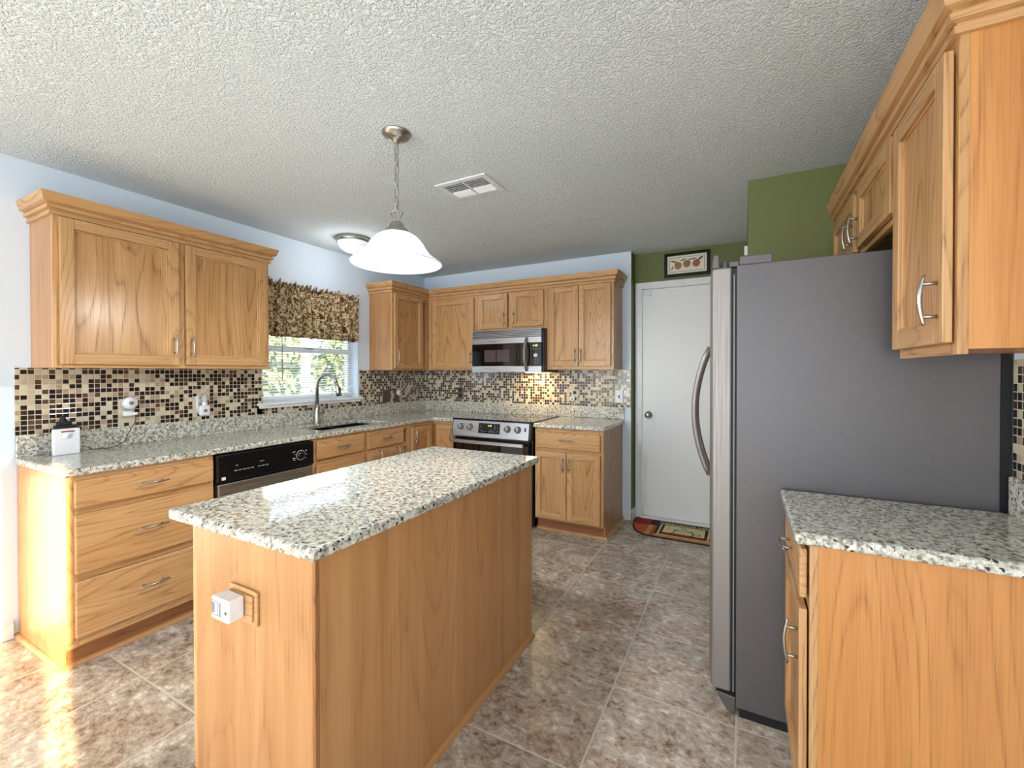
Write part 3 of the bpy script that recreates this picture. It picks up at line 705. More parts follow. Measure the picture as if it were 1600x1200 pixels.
bm = slab(B(), [3.3878, W-.001], [-2.5933, -2.108], lambda x, y: True, BT, ZB); top_ob('countertop', bm, 'granite worktop in the right foreground beside the fridge', (3.7, -2.3, BT))
splash('granite_backsplash', (W-.021, W-.001, -2.59, -2.108, ZB, ZB+.113), 'granite upstand at the far right edge against the right wall')

# sink
t = thing('kitchen_sink', (.33, -1.45, .7), 'black double-bowl undermount sink below the window', 'sink')
def bowl(y0, y1):
    bm = B(); e = .02
    slab(bm, [SX0-e, SX0+.004, SX1-.004, SX1+e], [y0-.004, y0+.006, y1-.006, y1+.004], lambda x, y: not (SX0+.004 < x < SX1-.004 and y0+.006 < y < y1-.006), .70, BT-.001)
    box(bm, SX0-e, SX1+e, y0-.004, y1+.004, .69, .70)
    return bm
mesh('bowl', bowl(SY0, -1.46), SINK_M, t); mesh('bowl', bowl(-1.45, SY1), SINK_M, t)
for y in (-1.62, -1.29):
    bm = B(); lathe(bm, (.33, y, .70), [(.04, .001), (.04, .004), (.03, .003), (0, .003)], 'z', 24); mesh('drain', bm, NICKEL, t)
mesh('divider', box(B(), SX0-.02, SX1+.02, -1.4555, -1.4545, .70, BT-.004), SINK_M, t)
# faucet
t = thing('kitchen_faucet', (.075, -1.50, ZB), 'brushed nickel gooseneck faucet standing behind the sink', 'faucet')
bm = B(); lathe(bm, (.075, -1.50, ZB), [(0, 0), (.030, 0), (.030, .006), (.027, .012), (.023, .06), (.018, .12), (.0155, .16), (0, .16)], 'z', 24); mesh('base', bm, NICKEL, t)
pts = [(.075, -1.50, ZB+.155), (.075, -1.50, 1.25)]
dx_, dy_ = .19/.205, .075/.205; R_ = .088
for i in range(1, 13):
    a = math.pi*i/12*.93; pts.append((.075+dx_*R_*(1-math.cos(a)), -1.50+dy_*R_*(1-math.cos(a)), 1.235+R_*math.sin(a)))
e = Vector(pts[-1]); 
bm = B(); tube(bm, pts, .0135, 14); mesh('gooseneck', bm, NICKEL, t)
dr_ = (Vector((dx_*.22, dy_*.22, -1))).normalized()
bm = B(); tube(bm, [e-dr_*.002, e+dr_*.03, e+dr_*.075, e+dr_*.105], [.0145, .016, .021, .022], 14); sp = mesh('spray_head', bm, NICKEL, t)
bm = B(); tube(bm, [e+dr_*.105, e+dr_*.112], [.020, .018], 14); mesh('nozzle', bm, BLACKM, sp)
bm = B(); box(bm, e.x+.028, e.x+.040, e.y+.0, e.y+.012, e.z-.07, e.z-.035); mesh('button', bm, BLACKM, sp, bev=.003)
bm = B(); tube(bm, [(.075, -1.478, 1.0), (.075, -1.435, 1.0)], [.011, .010], 12); tube(bm, [(.075, -1.445, 1.0), (.078, -1.438, 1.075)], [.006, .004], 8); mesh('lever', bm, NICKEL, t)
t = thing('soap_dispenser', (.07, -1.16, ZB), 'small nickel soap dispenser behind the right end of the sink', 'dispenser')
bm = B(); lathe(bm, (.07, -1.16, ZB), [(0, 0), (.020, 0), (.020, .004), (.012, .010), (.009, .045), (.011, .05), (0, .052)], 'z', 20); mesh('body', bm, NICKEL, t)
bm = B(); tube(bm, [(.07, -1.16, ZB+.048), (.09, -1.155, ZB+.062), (.115, -1.15, ZB+.045)], [.007, .006, .004], 8); mesh('nozzle', bm, NICKEL, t)

# ================================================================== APPLIANCES
# dishwasher
t = thing('dishwasher', (.33, -2.285, 0), 'dishwasher with black control panel and steel door under the counter', 'dishwasher')
mesh('body', box(B(), .05, .60, -2.594, -1.974, .10, BT-.004), BLACKM, t)
cp = mesh('control_panel', box(B(), .60, .650, -2.594, -1.974, .712, BT-.008), BLACK, t, bev=.006)
dp = mesh('door', box(B(), .60, .646, -2.590, -1.978, .13, .704), STEEL_Y, t, bev=.006)
mesh('kick_plate', box(B(), .30, .55, -2.59, -1.978, 0, .10), BLACKM, t)
bm = B()
n_ = 36; c0 = (.6506, -2.075, .79); R0 = .033
for i in range(n_):
    a0, a1 = 2*math.pi*i/n_, 2*math.pi*(i+1)/n_
    bm.faces.new([bm.verts.new((c0[0], c0[1]+r*math.cos(a), c0[2]+r*math.sin(a))) for r, a in ((R0, a0), (R0, a1), (R0-.0025, a1), (R0-.0025, a0))])
for (y, z, w_, h_) in ((-2.125, .818, .022, .003), (-2.118, .80, .008, .003), (-2.125, .775, .018, .005), (-2.12, .763, .02, .002), (-2.035, .815, .008, .006), (-2.033, .79, .006, .004), (-2.04, .768, .006, .003), (-2.49, .80, .014, .002), (-2.34, .80, .026, .002)): box(bm, .6502, .6508, y-w_/2, y+w_/2, z-h_/2, z+h_/2)
mesh('dial_markings', bm, PRINT_W, cp)
bm = B(); lathe(bm, (.650, -2.075, .79), [(.026, 0), (.024, .012), (.010, .014), (0, .014)], 'x', 28); mesh('dial', bm, BLACK, cp)
for k in range(8):
    y = -2.505+k*.024+(.02 if k > 4 else 0); bm = B(); box(bm, .6502, .653, y, y+.017, .768, .774); mesh('button', bm, GREYP, cp)
mesh('badge', box(B(), .6502, .6512, -2.575, -2.553, .728, .745), PRINT_W, cp)

# range
RX0, RX1 = .882, 1.690
t = thing('electric_range', (1.28, -.35, 0), 'slide-in electric range with black glass cooktop and steel knob panel', 'range')
bm = B(); box(bm, RX0+.006, RX1-.006, -.625, -.03, .02, .905); body = mesh('body', bm, BLACK, t)
bm = B(); box(bm, .876, 1.694, -.66, -.045, .906, .921); ctp = mesh('cooktop', bm, BLACKG, t, bev=.004)
bm = B()
for cx, cy, r in ((1.09, -.20, .085), (1.48, -.20, .075), (1.09, -.46, .10), (1.48, -.46, .11)):
    for i in range(48):
        a0, a1 = 2*math.pi*i/48, 2*math.pi*(i+1)/48
        bm.faces.new([bm.verts.new((cx+q*math.cos(a), cy+q*math.sin(a), .9213)) for q, a in ((r, a0), (r, a1), (r-.003, a1), (r-.003, a0))])
mesh('burner_rings', bm, GREYP, ctp)
# sloping control panel
bm = B(); P0 = [(-.625, .905), (-.662, .905), (-.685, .765), (-.68, .755), (-.625, .755)]
for xs_ in ((RX0, RX1-.022),):
    r0 = [bm.verts.new((xs_[0], y, z)) for y, z in P0]; r1 = [bm.verts.new((xs_[1], y, z)) for y, z in P0]
    for k in range(5): bm.faces.new((r0[k], r0[(k+1) % 5], r1[(k+1) % 5], r1[k]))
    bm.faces.new(r0); bm.faces.new(r1)
pn = mesh('control_panel', bm, STEEL_X, t, bev=.002)
bm = B()
for xs_ in ((RX1-.0225, RX1), (RX0-.004, RX0+.0005)):
    r0 = [bm.verts.new((xs_[0], y-.004, z+.004)) for y, z in P0]; r1 = [bm.verts.new((xs_[1], y-.004, z+.004)) for y, z in P0]
    for k in range(5): bm.faces.new((r0[k], r0[(k+1) % 5], r1[(k+1) % 5], r1[k]))
    bm.faces.new(r0); bm.faces.new(r1)
mesh('panel_end_cap', bm, BLACK, pn, bev=.002)
sl = Vector((0, -.023, -.14)).normalized(); nr = Vector((0, -.14, .023)).normalized()
def onp(x, s, o): return Vector((x, -.662, .905))+sl*s+nr*o
KAX = (Vector((1, 0, 0)), sl, nr)
for x in (.975, 1.075, 1.462, 1.562):
    bm = B(); lathe(bm, onp(x, .058, 0), [(.031, 0), (.030, .006), (.025, .008), (.024, .030), (.021, .034), (0, .034)], KAX, 28); kn = mesh('knob', bm, STEEL_Z, pn)
    a, b = onp(x, .034, .034), onp(x, .082, .037)
    bm = B(); box(bm, x-.003, x+.003, a.y-.003, a.y+.001, b.z, a.z); mesh('pointer', bm, WHITE, kn)
bm = B()
q = [onp(1.165, .018, .001), onp(1.385, .018, .001), onp(1.385, .108, .001), onp(1.165, .108, .001)]; q2 = [v+nr*.002 for v in q]
va = [bm.verts.new(v) for v in q]; vb = [bm.verts.new(v) for v in q2]
bm.faces.new(va); bm.faces.new(vb)
for k in range(4): bm.faces.new((va[k], va[(k+1) % 4], vb[(k+1) % 4], vb[k]))
dsp = mesh('display', bm, BLACKG, pn)
text('4:48', .022, onp(1.262, .046, .0038), (1, 0, 0), -sl, dsp, GLOW, 'clock_digits')
bm = B()
for x, s in ((1.19, .05), (1.2, .085), (1.225, .092), (1.25, .088), (1.275, .09), (1.30, .088), (1.325, .09), (1.335, .04), (1.335, .06), (1.365, .05), (1.365, .085)):
    bmesh.ops.create_circle(bm, cap_ends=True, radius=.0055, segments=8, matrix=Matrix.Translation(onp(x, s, .0036)) @ Matrix.Rotation(math.pi/2-.16, 4, 'X'))
mesh('touch_symbols', bm, GREYP, dsp)
bm = B(); 
q = [onp(1.625, .038, .002), onp(1.64, .038, .002), onp(1.64, .07, .002), onp(1.625, .07, .002)]; bm.faces.new([bm.verts.new(v) for v in q]); mesh('indicator_window', bm, BLACK, pn)
od = mesh('oven_door', box(B(), RX0+.004, RX1-.03, -.668, -.628, .225, .735), BLACKG, t, bev=.004)
bm = B(); box(bm, RX0+.008, 1.632, -.725, -.700, .705, .735); box(bm, .92, .945, -.70, -.668, .71, .73); box(bm, 1.57, 1.595, -.70, -.668, .71, .73); mesh('handle', bm, STEEL_X, od, bev=.004)
mesh('oven_window', box(B(), 1.03, 1.52, -.6695, -.6675, .33, .60), DARKGLASS, od)
dw_ = mesh('storage_drawer', box(B(), RX0+.004, RX1-.03, -.665, -.628, .06, .215), BLACK, t, bev=.004)
bm = B()
for x in (.93, 1.62): lathe(bm, (x, -.55, 0), [(.015, 0), (.015, .02)], 'z', 10)
mesh('foot', bm, BLACKM, t)

# microwave
t = thing('microwave_oven', (1.30, -.2, 1.335), 'over-the-range microwave with steel trim and black glass door', 'microwave')
mx0, mx1, mz0, mz1 = .921, 1.672, 1.338, 1.747
mesh('body', box(B(), mx0+.002, mx1+.001, -.375, -.012, mz0+.006, mz1-.001), BLACK, t, bev=.003)
bm = B()
for k in range(5): box(bm, mx0, mx1-.012, -.402, -.375, mz1-.004-k*.0152-.0085, mz1-.004-k*.0152)
mesh('vent_grille', bm, STEEL_X, t, bev=.001); 
mesh('grille_backing', box(B(), mx0+.002, mx1-.014, -.388, -.376, mz1-.078, mz1-.001), BLACKM, t)
mesh('top_trim', box(B(), mx0, mx1-.012, -.404, -.376, 1.612, mz1-.079), STEEL_X, t, bev=.003)
md_ = mesh('door', box(B(), mx0, 1.535, -.402, -.376, 1.402, 1.611), BLACKG, t, bev=.003)
mesh('door_window', box(B(), 1.062, 1.188, -.4035, -.4015, 1.442, 1.555), DARKGLASS, md_); mesh('door_window', box(B(), 1.198, 1.335, -.4035, -.4015, 1.442, 1.555), DARKGLASS, md_)
mesh('bottom_trim', box(B(), mx0, mx1-.012, -.404, -.376, mz0+.004, 1.401), STEEL_X, t, bev=.003)
kp = mesh('keypad', box(B(), 1.537, mx1-.012, -.402, -.376, 1.402, 1.611), BLACKG, t, bev=.002)
text('4:48', .028, (1.575, -.4032, 1.577), (1, 0, 0), (0, 0, 1), kp, GLOW, 'clock_digits')
bm = B(); lathe(bm, (1.607, -.402, 1.497), [(.019, 0), (.017, -.014), (0, -.015)], 'y', 24); mesh('dial', bm, WHITE, kp)
rr_ = random.Random(3)
for k in range(14):
    x = 1.565+.021*(k % 5); z = 1.555-.03*(k//5) if k < 5 else (1.462-.018*((k-5)//3)); x = x if k < 5 else 1.585+.022*((k-5) % 3)
    bm = B(); box(bm, x-.005, x+.005, -.4032, -.402, z-.003, z+.003); mesh('button', bm, GREYP, kp)
bm = B(); pts = []
for i in range(13):
    a = i/12; pts.append((1.515, -.405-.050*math.sin(math.pi*a)**.7, 1.358+(1.655-1.358)*a))
tube(bm, pts, .012, 12); mesh('handle', bm, STEEL_Z, t)
mesh('underside_lamp', box(B(), 1.40, 1.52, -.20, -.12, mz0+.0005, mz0+.005), plain('lit_lens', srgb(255, 225, 160), .4, emis=6, ecol=(1, .72, .36, 1)), t)
ul = lamp('microwave_underlight', 'AREA', (1.46, -.14, mz0-.004), (0, .12, -1), 2.2, (1, .68, .32), .12, .08)

# fridge
t = thing('refrigerator', (3.6, -1.63, 0), 'large grey side-by-side refrigerator with bowed steel doors on the right', 'refrigerator')
FY0, FY1 = -2.0857, -1.175
mesh('cabinet_body', box(B(), 3.243, 3.970, FY0, FY1, .035, 1.7543), FRIDGE_M, t, bev=.003)
mesh('rear_gap_shade', box(B(), 3.9705, 3.995, FY0+.002, FY1-.01, .05, 1.74), BLACKM, t)  # black slab standing in for the shaded gap behind the fridge
mesh('base', box(B(), 3.255, 3.96, FY0+.004, FY1-.004, 0, .035), BLACKM, t)
def bowx(y):
    u = (y-FY0)/(FY1-FY0); return 3.158-.030*math.sin(math.pi*min(max(u, 0), 1))**.8
def fdoor(y0, y1):
    bm = B(); n = 12; out = []
    ys_ = [y0+(y1-y0)*i/n for i in range(n+1)]
    prof = [(bowx(y), y) for y in ys_]+[(3.225, y1), (3.225, y0)]
    lo = [bm.verts.new((x, y, .088)) for x, y in prof]; hi = [bm.verts.new((x, y, 1.75)) for x, y in prof]
    bm.faces.new(lo); bm.faces.new(hi)
    for k in range(len(prof)): bm.faces.new((lo[k], lo[(k+1) % len(prof)], hi[(k+1) % len(prof)], hi[k]))
    return bm
for nm, (y0, y1), hy in (('fridge_door', (FY0, -1.652), -1.70), ('freezer_door', (-1.644, FY1), -1.59)):
    d = mesh(nm, fdoor(y0, y1), STEEL_Z, t, bev=.006)
    bm = B(); pts = []
    for i in range(17):
        a = i/16; pts.append((bowx(hy)-.003-.070*math.sin(math.pi*a)**.8, hy, .85+.61*a))
    tube(bm, pts, .0125, 12); mesh('handle', bm, STEEL_Z, d)
    bm = B(); n = 10; ys_ = [y0+(y1-y0)*i/n for i in range(n+1)]
    pr = [(bowx(y)+.0005, y) for y in ys_]+[(bowx(y)+.020, y) for y in ys_[::-1]]
    lo = [bm.verts.new((x, y, 1.751)) for x, y in pr]; hi = [bm.verts.new((x+(.0 if k > n else .004), y, 1.800)) for k, (x, y) in enumerate(pr)]
    bm.faces.new(lo); bm.faces.new(hi)
    for k in range(len(pr)): bm.faces.new((lo[k], lo[(k+1) % len(pr)], hi[(k+1) % len(pr)], hi[k]))
    mesh('top_trim', bm, FRIDGE_M, d)
mesh('door_gasket', box(B(), 3.2255, 3.2425, FY0+.006, FY1-.006, .09, 1.745), BLACKM, t)
mesh('gasket_ridge', box(B(), 3.232, 3.236, FY0+.003, FY0+.008, .09, 1.72), GREYP, t)
for y in (FY0+.004, FY1-.06):
    bm = B(); box(bm, 3.252, 3.362, y, y+.055, 1.7545, 1.789); box(bm, 3.215, 3.252, y+.01, y+.045, 1.752, 1.775); hc = mesh('hinge_cover', bm, FRIDGE_M, t, bev=.004)
    bm = B(); lathe(bm, (3.200, y+.028, 1.751), [(.014, 0), (.014, .026), (.010, .030), (0, .030)], 'z', 16); mesh('hinge_pin', bm, FRIDGE_M, hc)
bm = B(); pr = [(3.172, .078), (3.241, .070), (3.241, .012), (3.212, .012)]
lo = [bm.verts.new((x, FY0+.002, z)) for x, z in pr]; hi = [bm.verts.new((x, FY1-.002, z)) for x, z in pr]
bm.faces.new(lo); bm.faces.new(hi)
for k in range(4): bm.faces.new((lo[k], lo[(k+1) % 4], hi[(k+1) % 4], hi[k]))
mesh('base_grille', bm, FRIDGE_M, t, bev=.003)

# ================================================================== LIGHTS ON THE CEILING
PX, PYY = 1.862, -2.462
t = thing('pendant_light', (PX, PYY, H), 'lit white glass bell pendant hanging on a nickel chain over the island', 'pendant light')
bm = B(); lathe(bm, (PX, PYY, H), [(.0, 0), (.066, 0), (.066, -.004), (.058, -.016), (.030, -.028), (.014, -.034), (.012, -.045), (0, -.047)], 'z', 32); mesh('canopy', bm, NICKEL, t)
bm = B(); z = H-.044; k = 0
while z > 2.085:
    a = .027; n = 14; pts = []
    for i in range(n+1):
        q = 2*math.pi*i/n; off = .0105*math.sin(q); zz = z-a-.004+a*math.cos(q)
        pts.append((PX+(off if k % 2 == 0 else 0), PYY+(off if k % 2 else 0), zz))
    tube(bm, pts, .0027, 6, cap=False); z -= .0475; k += 1
tube(bm, [(PX+.002, PYY, H-.04), (PX-.003, PYY+.003, 2.25), (PX, PYY, 2.04)], .0011, 6)
mesh('chain', bm, NICKEL, t)
bm = B()
for s in (-1, 1): tube(bm, [(PX, PYY, 2.028), (PX+s*.012, PYY+s*.006, 2.045), (PX+s*.026, PYY+s*.013, 2.072)], .0028, 6)
tube(bm, [(PX-.026, PYY-.013, 2.072), (PX-.012, PYY-.006, 2.082), (PX+.012, PYY+.006, 2.082), (PX+.026, PYY+.013, 2.072)], .0028, 6)
mesh('loop', bm, NICKEL, t)
bm = B(); lathe(bm, (PX, PYY, 0), [(.006, 2.035), (.022, 2.030), (.032, 2.018), (.036, 2.002), (.050, 1.994), (.056, 1.980), (.054, 1.972), (0, 1.972)], 'z', 32); mesh('fitter_cap', bm, NICKEL, t)
bm = B(); pr = [(.050, 1.978), (.075, 1.972), (.100, 1.955), (.120, 1.930), (.137, 1.900), (.155, 1.878), (.178, 1.860), (.196, 1.848), (.205, 1.842), (.205, 1.838), (.198, 1.836), (.176, 1.850), (.153, 1.868), (.133, 1.893), (.116, 1.924), (.096, 1.949), (.073, 1.966), (.050, 1.972)]
lathe(bm, (PX, PYY, 0), pr, 'z', 56); shd = mesh('glass_shade', bm, m_shade('lit_alabaster_glass', .1, False), t)
bm = B(); lathe(bm, (PX, PYY, 0), [(0, 1.97), (.014, 1.965), (.014, 1.94), (.026, 1.915), (.030, 1.895), (.022, 1.875), (0, 1.866)], 'z', 24); mesh('bulb', bm, plain('lit_bulb', srgb(255, 255, 250), .4, emis=3, ecol=(1, 1, .97, 1)), t)
lamp('pendant_bulb_light', 'POINT', (PX, PYY, 1.86), None, 36, (.95, .99, 1), .05)
FXX, FYY = .445, -1.44
t = thing('flush_ceiling_light', (FXX, FYY, H), 'lit ribbed glass dome flush light on the ceiling near the window', 'ceiling light')
bm = B(); lathe(bm, (FXX, FYY, H), [(0, 0), (.136, 0), (.140, -.006), (.132, -.018), (.136, -.026), (.124, -.034), (.118, -.03)], 'z', 48); mesh('metal_ring', bm, NICKEL, t)
bm = B(); lathe(bm, (FXX, FYY, H), [(.120, -.030), (.116, -.055), (.098, -.082), (.066, -.102), (.03, -.112), (0, -.114)], 'z', 48); mesh('glass_dome', bm, m_shade('lit_ribbed_glass', .5, True), t)
bm = B(); lathe(bm, (FXX, FYY, H), [(0, -.112), (.008, -.114), (.008, -.120), (0, -.126)], 'z', 12); mesh('finial', bm, NICKEL, t)
lamp('flush_lamp_glow', 'POINT', (FXX, FYY, H-.19), None, 3, (.93, .97, 1), .05)
# ceiling air register
t = thing('ceiling_vent', (1.844, -1.833, H), 'white louvred air vent in the ceiling beside the pendant', 'vent')
vx0, vx1, vy0, vy1 = 1.672, 2.015, -1.945, -1.715
bm = slab(B(), [vx0, vx0+.035, 1.838, 1.850, vx1-.035, vx1], [vy0, vy0+.028, vy1-.028, vy1], lambda x, y: not ((vx0+.035 < x < 1.838 or 1.850 < x < vx1-.035) and vy0+.028 < y < vy1-.028), H-.010, H-.001)
mesh('frame', bm, WHITE, t, bev=.002)
mesh('duct_backing', box(B(), vx0+.03, vx1-.03, vy0+.024, vy1-.024, H-.0014, H-.0006), BLACKM, t)
bm = B()
for (a, b) in ((vx0+.036, 1.837), (1.851, vx1-.036)):
    for k in range(9):
        y = vy0+.036+k*.0195; s = 1 if k < 5 else -1
        v = [bm.verts.new(p) for p in ((a, y, H-.003), (b, y, H-.003), (b, y-s*(.009 if s > 0 else .006), H-.013), (a, y-s*(.009 if s > 0 else .006), H-.013))]; bm.faces.new(v)
lv = mesh('louvres', bm, WHITE, t); md = lv.modifiers.new('solid', 'SOLIDIFY'); md.thickness = .0012

# ================================================================== SMALL THINGS
t = thing('framed_picture', (2.83, .138, 2.19), 'black framed print of three round fruits on a branch above the white door', 'picture')
px0, px1, pz0, pz1 = 2.637, 3.012, 2.190, 2.402
bm = slab(B(), [px0, px0+.026, px1-.026, px1], [pz0, pz0+.026, pz1-.026, pz1], lambda x, z: not (px0+.026 < x < px1-.026 and pz0+.026 < z < pz1-.026), .118, .138, axes='xzy'); mesh('frame', bm, BLACK, t, bev=.002)
pp = mesh('print', box(B(), px0+.02, px1-.02, .128, .132, pz0+.02, pz1-.02), plain('cream_paper', srgb(232, 226, 206), .7), t)
mesh('inner_field', slab(B(), [px0+.044, px0+.047, px1-.047, px1-.044], [pz0+.042, pz0+.045, pz1-.045, pz1-.042], lambda x, z: not (px0+.047 < x < px1-.047 and pz0+.045 < z < pz1-.045), .1272, .1282, axes='xzy'), plain('print_line', srgb(110, 100, 84), .7), pp)
def disc(bm, x, z, rx, rz, y, n=24, ang=0):
    vs3 = []
    for i in range(n):
        a = 2*math.pi*i/n; dx, dz = rx*math.cos(a), rz*math.sin(a); vs3.append(bm.verts.new((x+dx*math.cos(ang)-dz*math.sin(ang), y, z+dx*math.sin(ang)+dz*math.cos(ang))))
    bm.faces.new(vs3)
for x, z, c in ((2.753, 2.287, (186, 128, 88)), (2.825, 2.298, (172, 124, 80)), (2.903, 2.296, (184, 104, 84))):
    bm = B(); disc(bm, x, z, .031, .033, .1270); fr_ = mesh('printed_fruit', bm, plain('fruit_ink', srgb(*c), .7, var=.2), pp)
bm = B(); disc(bm, 2.72, 2.325, .030, .006, .1275, ang=-.3); disc(bm, 2.795, 2.335, .03, .005, .1275, ang=.25); disc(bm, 2.87, 2.335, .035, .005, .1275, ang=.15); disc(bm, 2.935, 2.335, .026, .008, .1275, ang=.6); disc(bm, 2.705, 2.27, .018, .005, .1275, ang=1.1)
mesh('printed_branch', bm, plain('branch_ink', srgb(92, 70, 50), .7), pp)

# rug
RUGR = [plain('rug_red', srgb(150, 32, 24), .95), plain('rug_rust', srgb(188, 88, 44), .95), plain('rug_tan', srgb(200, 146, 82), .95), plain('rug_dark', srgb(54, 30, 24), .95), plain('rug_cream', srgb(222, 212, 160), .95)]
t = thing('kitchen_mat', (2.85, -.1, 0), 'half-oval red and brown coffee cup mat on the floor before the white door', 'rug')
RXa, RXb, RYf, RYb = 2.40, 3.28, .088, -.325
def mat_out(x, m=0):   # front edge (toward the room) at x
    a = .17; lo, hi = RXa+m, RXb-m
    if x < lo+a: u = (lo+a-x)/a
    elif x > hi-a: u = (x-hi+a)/a
    else: u = 0
    u = min(u, 1); base = RYb+m
    return base+(RYf-.10-base)*(1-math.sqrt(max(0, 1-u*u)))
def mat_strip(x0, x1, yb, yf, z, h=.001, m=0, n=24):
    """region of the mat between x0,x1 from yb(x) (or the outline) to yf"""
    bm = B(); top = []
    xs_ = [x0+(x1-x0)*i/n for i in range(n+1)]
    lo = [(x, max(mat_out(x, m), yb)) for x in xs_]; hi = [(x, yf) for x in xs_[::-1]]
    pts = lo+hi; a = [bm.verts.new((x, y, z)) for x, y in pts]; b = [bm.verts.new((x, y, z+h)) for x, y in pts]
    bm.faces.new(a); bm.faces.new(b)
    for k in range(len(pts)): bm.faces.new((a[k], a[(k+1) % len(pts)], b[(k+1) % len(pts)], b[k]))
    return bm
base = mesh('backing', mat_strip(RXa, RXb, -9, RYf, .0005, .007, n=60), RUGR[3], t)
mesh('red_block', mat_strip(RXa+.012, 2.545, -.075, RYf-.006, .0076, m=.012), RUGR[0], base)
mesh('rust_block', mat_strip(RXa+.014, 2.54, -9, -.08, .0076, m=.014), RUGR[1], base)
mesh('tan_block', mat_strip(2.542, 2.585, -9, -.06, .0076, m=.016), RUGR[2], base)
mesh('rust_stripe', mat_strip(2.59, 2.61, -9, -.06, .0076, m=.016), RUGR[1], base)
mesh('pattern_border', mat_strip(2.615, 3.20, -9, -.285+.03, .0076, m=.014), RUGR[2], base)
mesh('cream_outline', mat_strip(2.635, 3.03, -.268, .012, .0080), RUGR[4], base)
mesh('dark_field', mat_strip(2.65, 3.015, -.252, -.002, .0092), RUGR[3], base)
mesh('red_field', mat_strip(2.66, 3.008, -.248, -.16, .0098), RUGR[0], base)
mesh('cream_field', mat_strip(2.672, 2.992, -.20, -.018, .0106), RUGR[4], base)
bm = B()
def ell(bm, x, y, rx, ry, z, ang=0, n=28, r2=None):
    for i in range(n):
        a0, a1 = 2*math.pi*i/n, 2*math.pi*(i+1)/n; k = .72
        P = lambda a, s: (x+s*(rx*math.cos(a)*math.cos(ang)-ry*math.sin(a)*math.sin(ang)), y+s*(rx*math.cos(a)*math.sin(ang)+ry*math.sin(a)*math.cos(ang)), z)
        bm.faces.new([bm.verts.new(P(a0, 1)), bm.verts.new(P(a1, 1)), bm.verts.new(P(a1, k)), bm.verts.new(P(a0, k))])
bm.free()
for nm, a in (('cup_motif', (2.83, -.11, .075, .022, .0118)), ('cup_handle_motif', (2.935, -.155, .03, .026, .0118)), ('saucer_motif', (2.825, -.205, .10, .016, .0118)), ('steam_motif', (2.83, -.055, .018, .03, .0118, .4)), ('bean_motif', (2.70, -.05, .014, .008, .0118)), ('bean_motif', (2.71, -.11, .014, .008, .0118)), ('spoon_motif', (2.94, -.06, .03, .01, .0118, .3))):
    bm = B(); ell(bm, *a); mesh(nm, bm, RUGR[3], base)
for x in (2.755, 2.90): mesh('cup_side_motif', box(B(), x, x+.007, -.185, -.115, .0116, .0119), RUGR[3], base)
text('Cappuccino Latte', .062, (2.615, .028, .0082), (1, 0, 0), (0, 1, 0), base, RUGR[4])

# wall plates and plug-in gadgets
def plate(Fr, u, z, mat, label, d=.0085, wv=.072, hv=.116, sockets=True, detail=None):
    t = thing('outlet_plate', fp(Fr, u, d, z), label, 'outlet')
    bm = B(); fb(bm, Fr, u-wv/2, u+wv/2, d, d+.006, z-hv/2, z+hv/2); p = mesh('plate', bm, mat, t, bev=.002)
    if sockets:
        for s in (-1, 1):
            bm = B(); fb(bm, Fr, u-.017, u+.017, d+.006, d+.0085, z+s*.029-.014, z+s*.029+.014); sk = mesh('socket', bm, detail or mat, p, bev=.003)
            bm = B(); fb(bm, Fr, u-.008, u-.0055, d+.0085, d+.0088, z+s*.029-.002, z+s*.029+.007); fb(bm, Fr, u+.0055, u+.008, d+.0085, d+.0088, z+s*.029-.002, z+s*.029+.007)
            # slots sit on the socket face
            bm.free()
    return t
plate('L', -2.765, 1.128, CREAMP, 'pale outlet plate on the mosaic under the left wall cabinet', detail=WHITE)
plate('L', -2.372, 1.125, CREAMP, 'outlet plate behind the night light on the mosaic', detail=WHITE)
plate('L', -.625, 1.098, BROWNP, 'brown stone-look outlet plate on the mosaic right of the window', wv=.105, hv=.125)
plate('L', -.475, 1.096, BROWNP, 'brown outlet plate nearer the corner on the mosaic', wv=.075, hv=.12)
plate('B', .51, 1.12, BROWNP, 'dark outlet plate on the back wall mosaic left of the range', detail=BLACK)
plate('B', 1.838, 1.118, CREAMP, 'outlet plate on the back wall mosaic right of the range', detail=BLACK)
t = thing('light_switch', (2.265, -.0085, 1.12), 'white light switch on the mosaic at the right end of the back wall', 'switch')
p = mesh('plate', box(B(), 2.23, 2.30, -.0145, -.0085, 1.062, 1.178), WHITE, t, bev=.002); mesh('toggle', box(B(), 2.259, 2.271, -.024, -.0145, 1.108, 1.132), BLACK, p, bev=.002)
def puck(Fr, u, d, z, r, label, name='plug_in_sensor', th=.03, g=None):
    t = thing(name, fp(Fr, u, d, z), label, 'plug-in device', g)
    AX = {'L': (Vector((0, 1, 0)), Vector((0, 0, 1)), Vector((1, 0, 0))), 'B': (Vector((1, 0, 0)), Vector((0, 0, 1)), Vector((0, -1, 0)))}[Fr]
    bm = B(); lathe(bm, fp(Fr, u, d, z), [(r*.92, 0), (r, .004), (r, th-.008), (r*.9, th), (0, th+.001)], AX, 32); b = mesh('body', bm, WHITE, t)
    bm = B(); lathe(bm, fp(Fr, u, d, z), [(r*.32, th+.0005), (r*.32, th+.003), (0, th+.0035)], AX, 20); mesh('centre_button', bm, GREYP, b)
    return t
puck('L', -2.757, .0175, 1.162, .036, 'round white plug-in sensor on the outlet under the left wall cabinet', th=.035)
puck('L', -.458, .0175, 1.128, .030, 'round white plug-in sensor on the outlet nearest the corner', th=.03)
puck('B', 1.822, .0175, 1.088, .026, 'round white plug-in sensor on the outlet right of the range', th=.028)
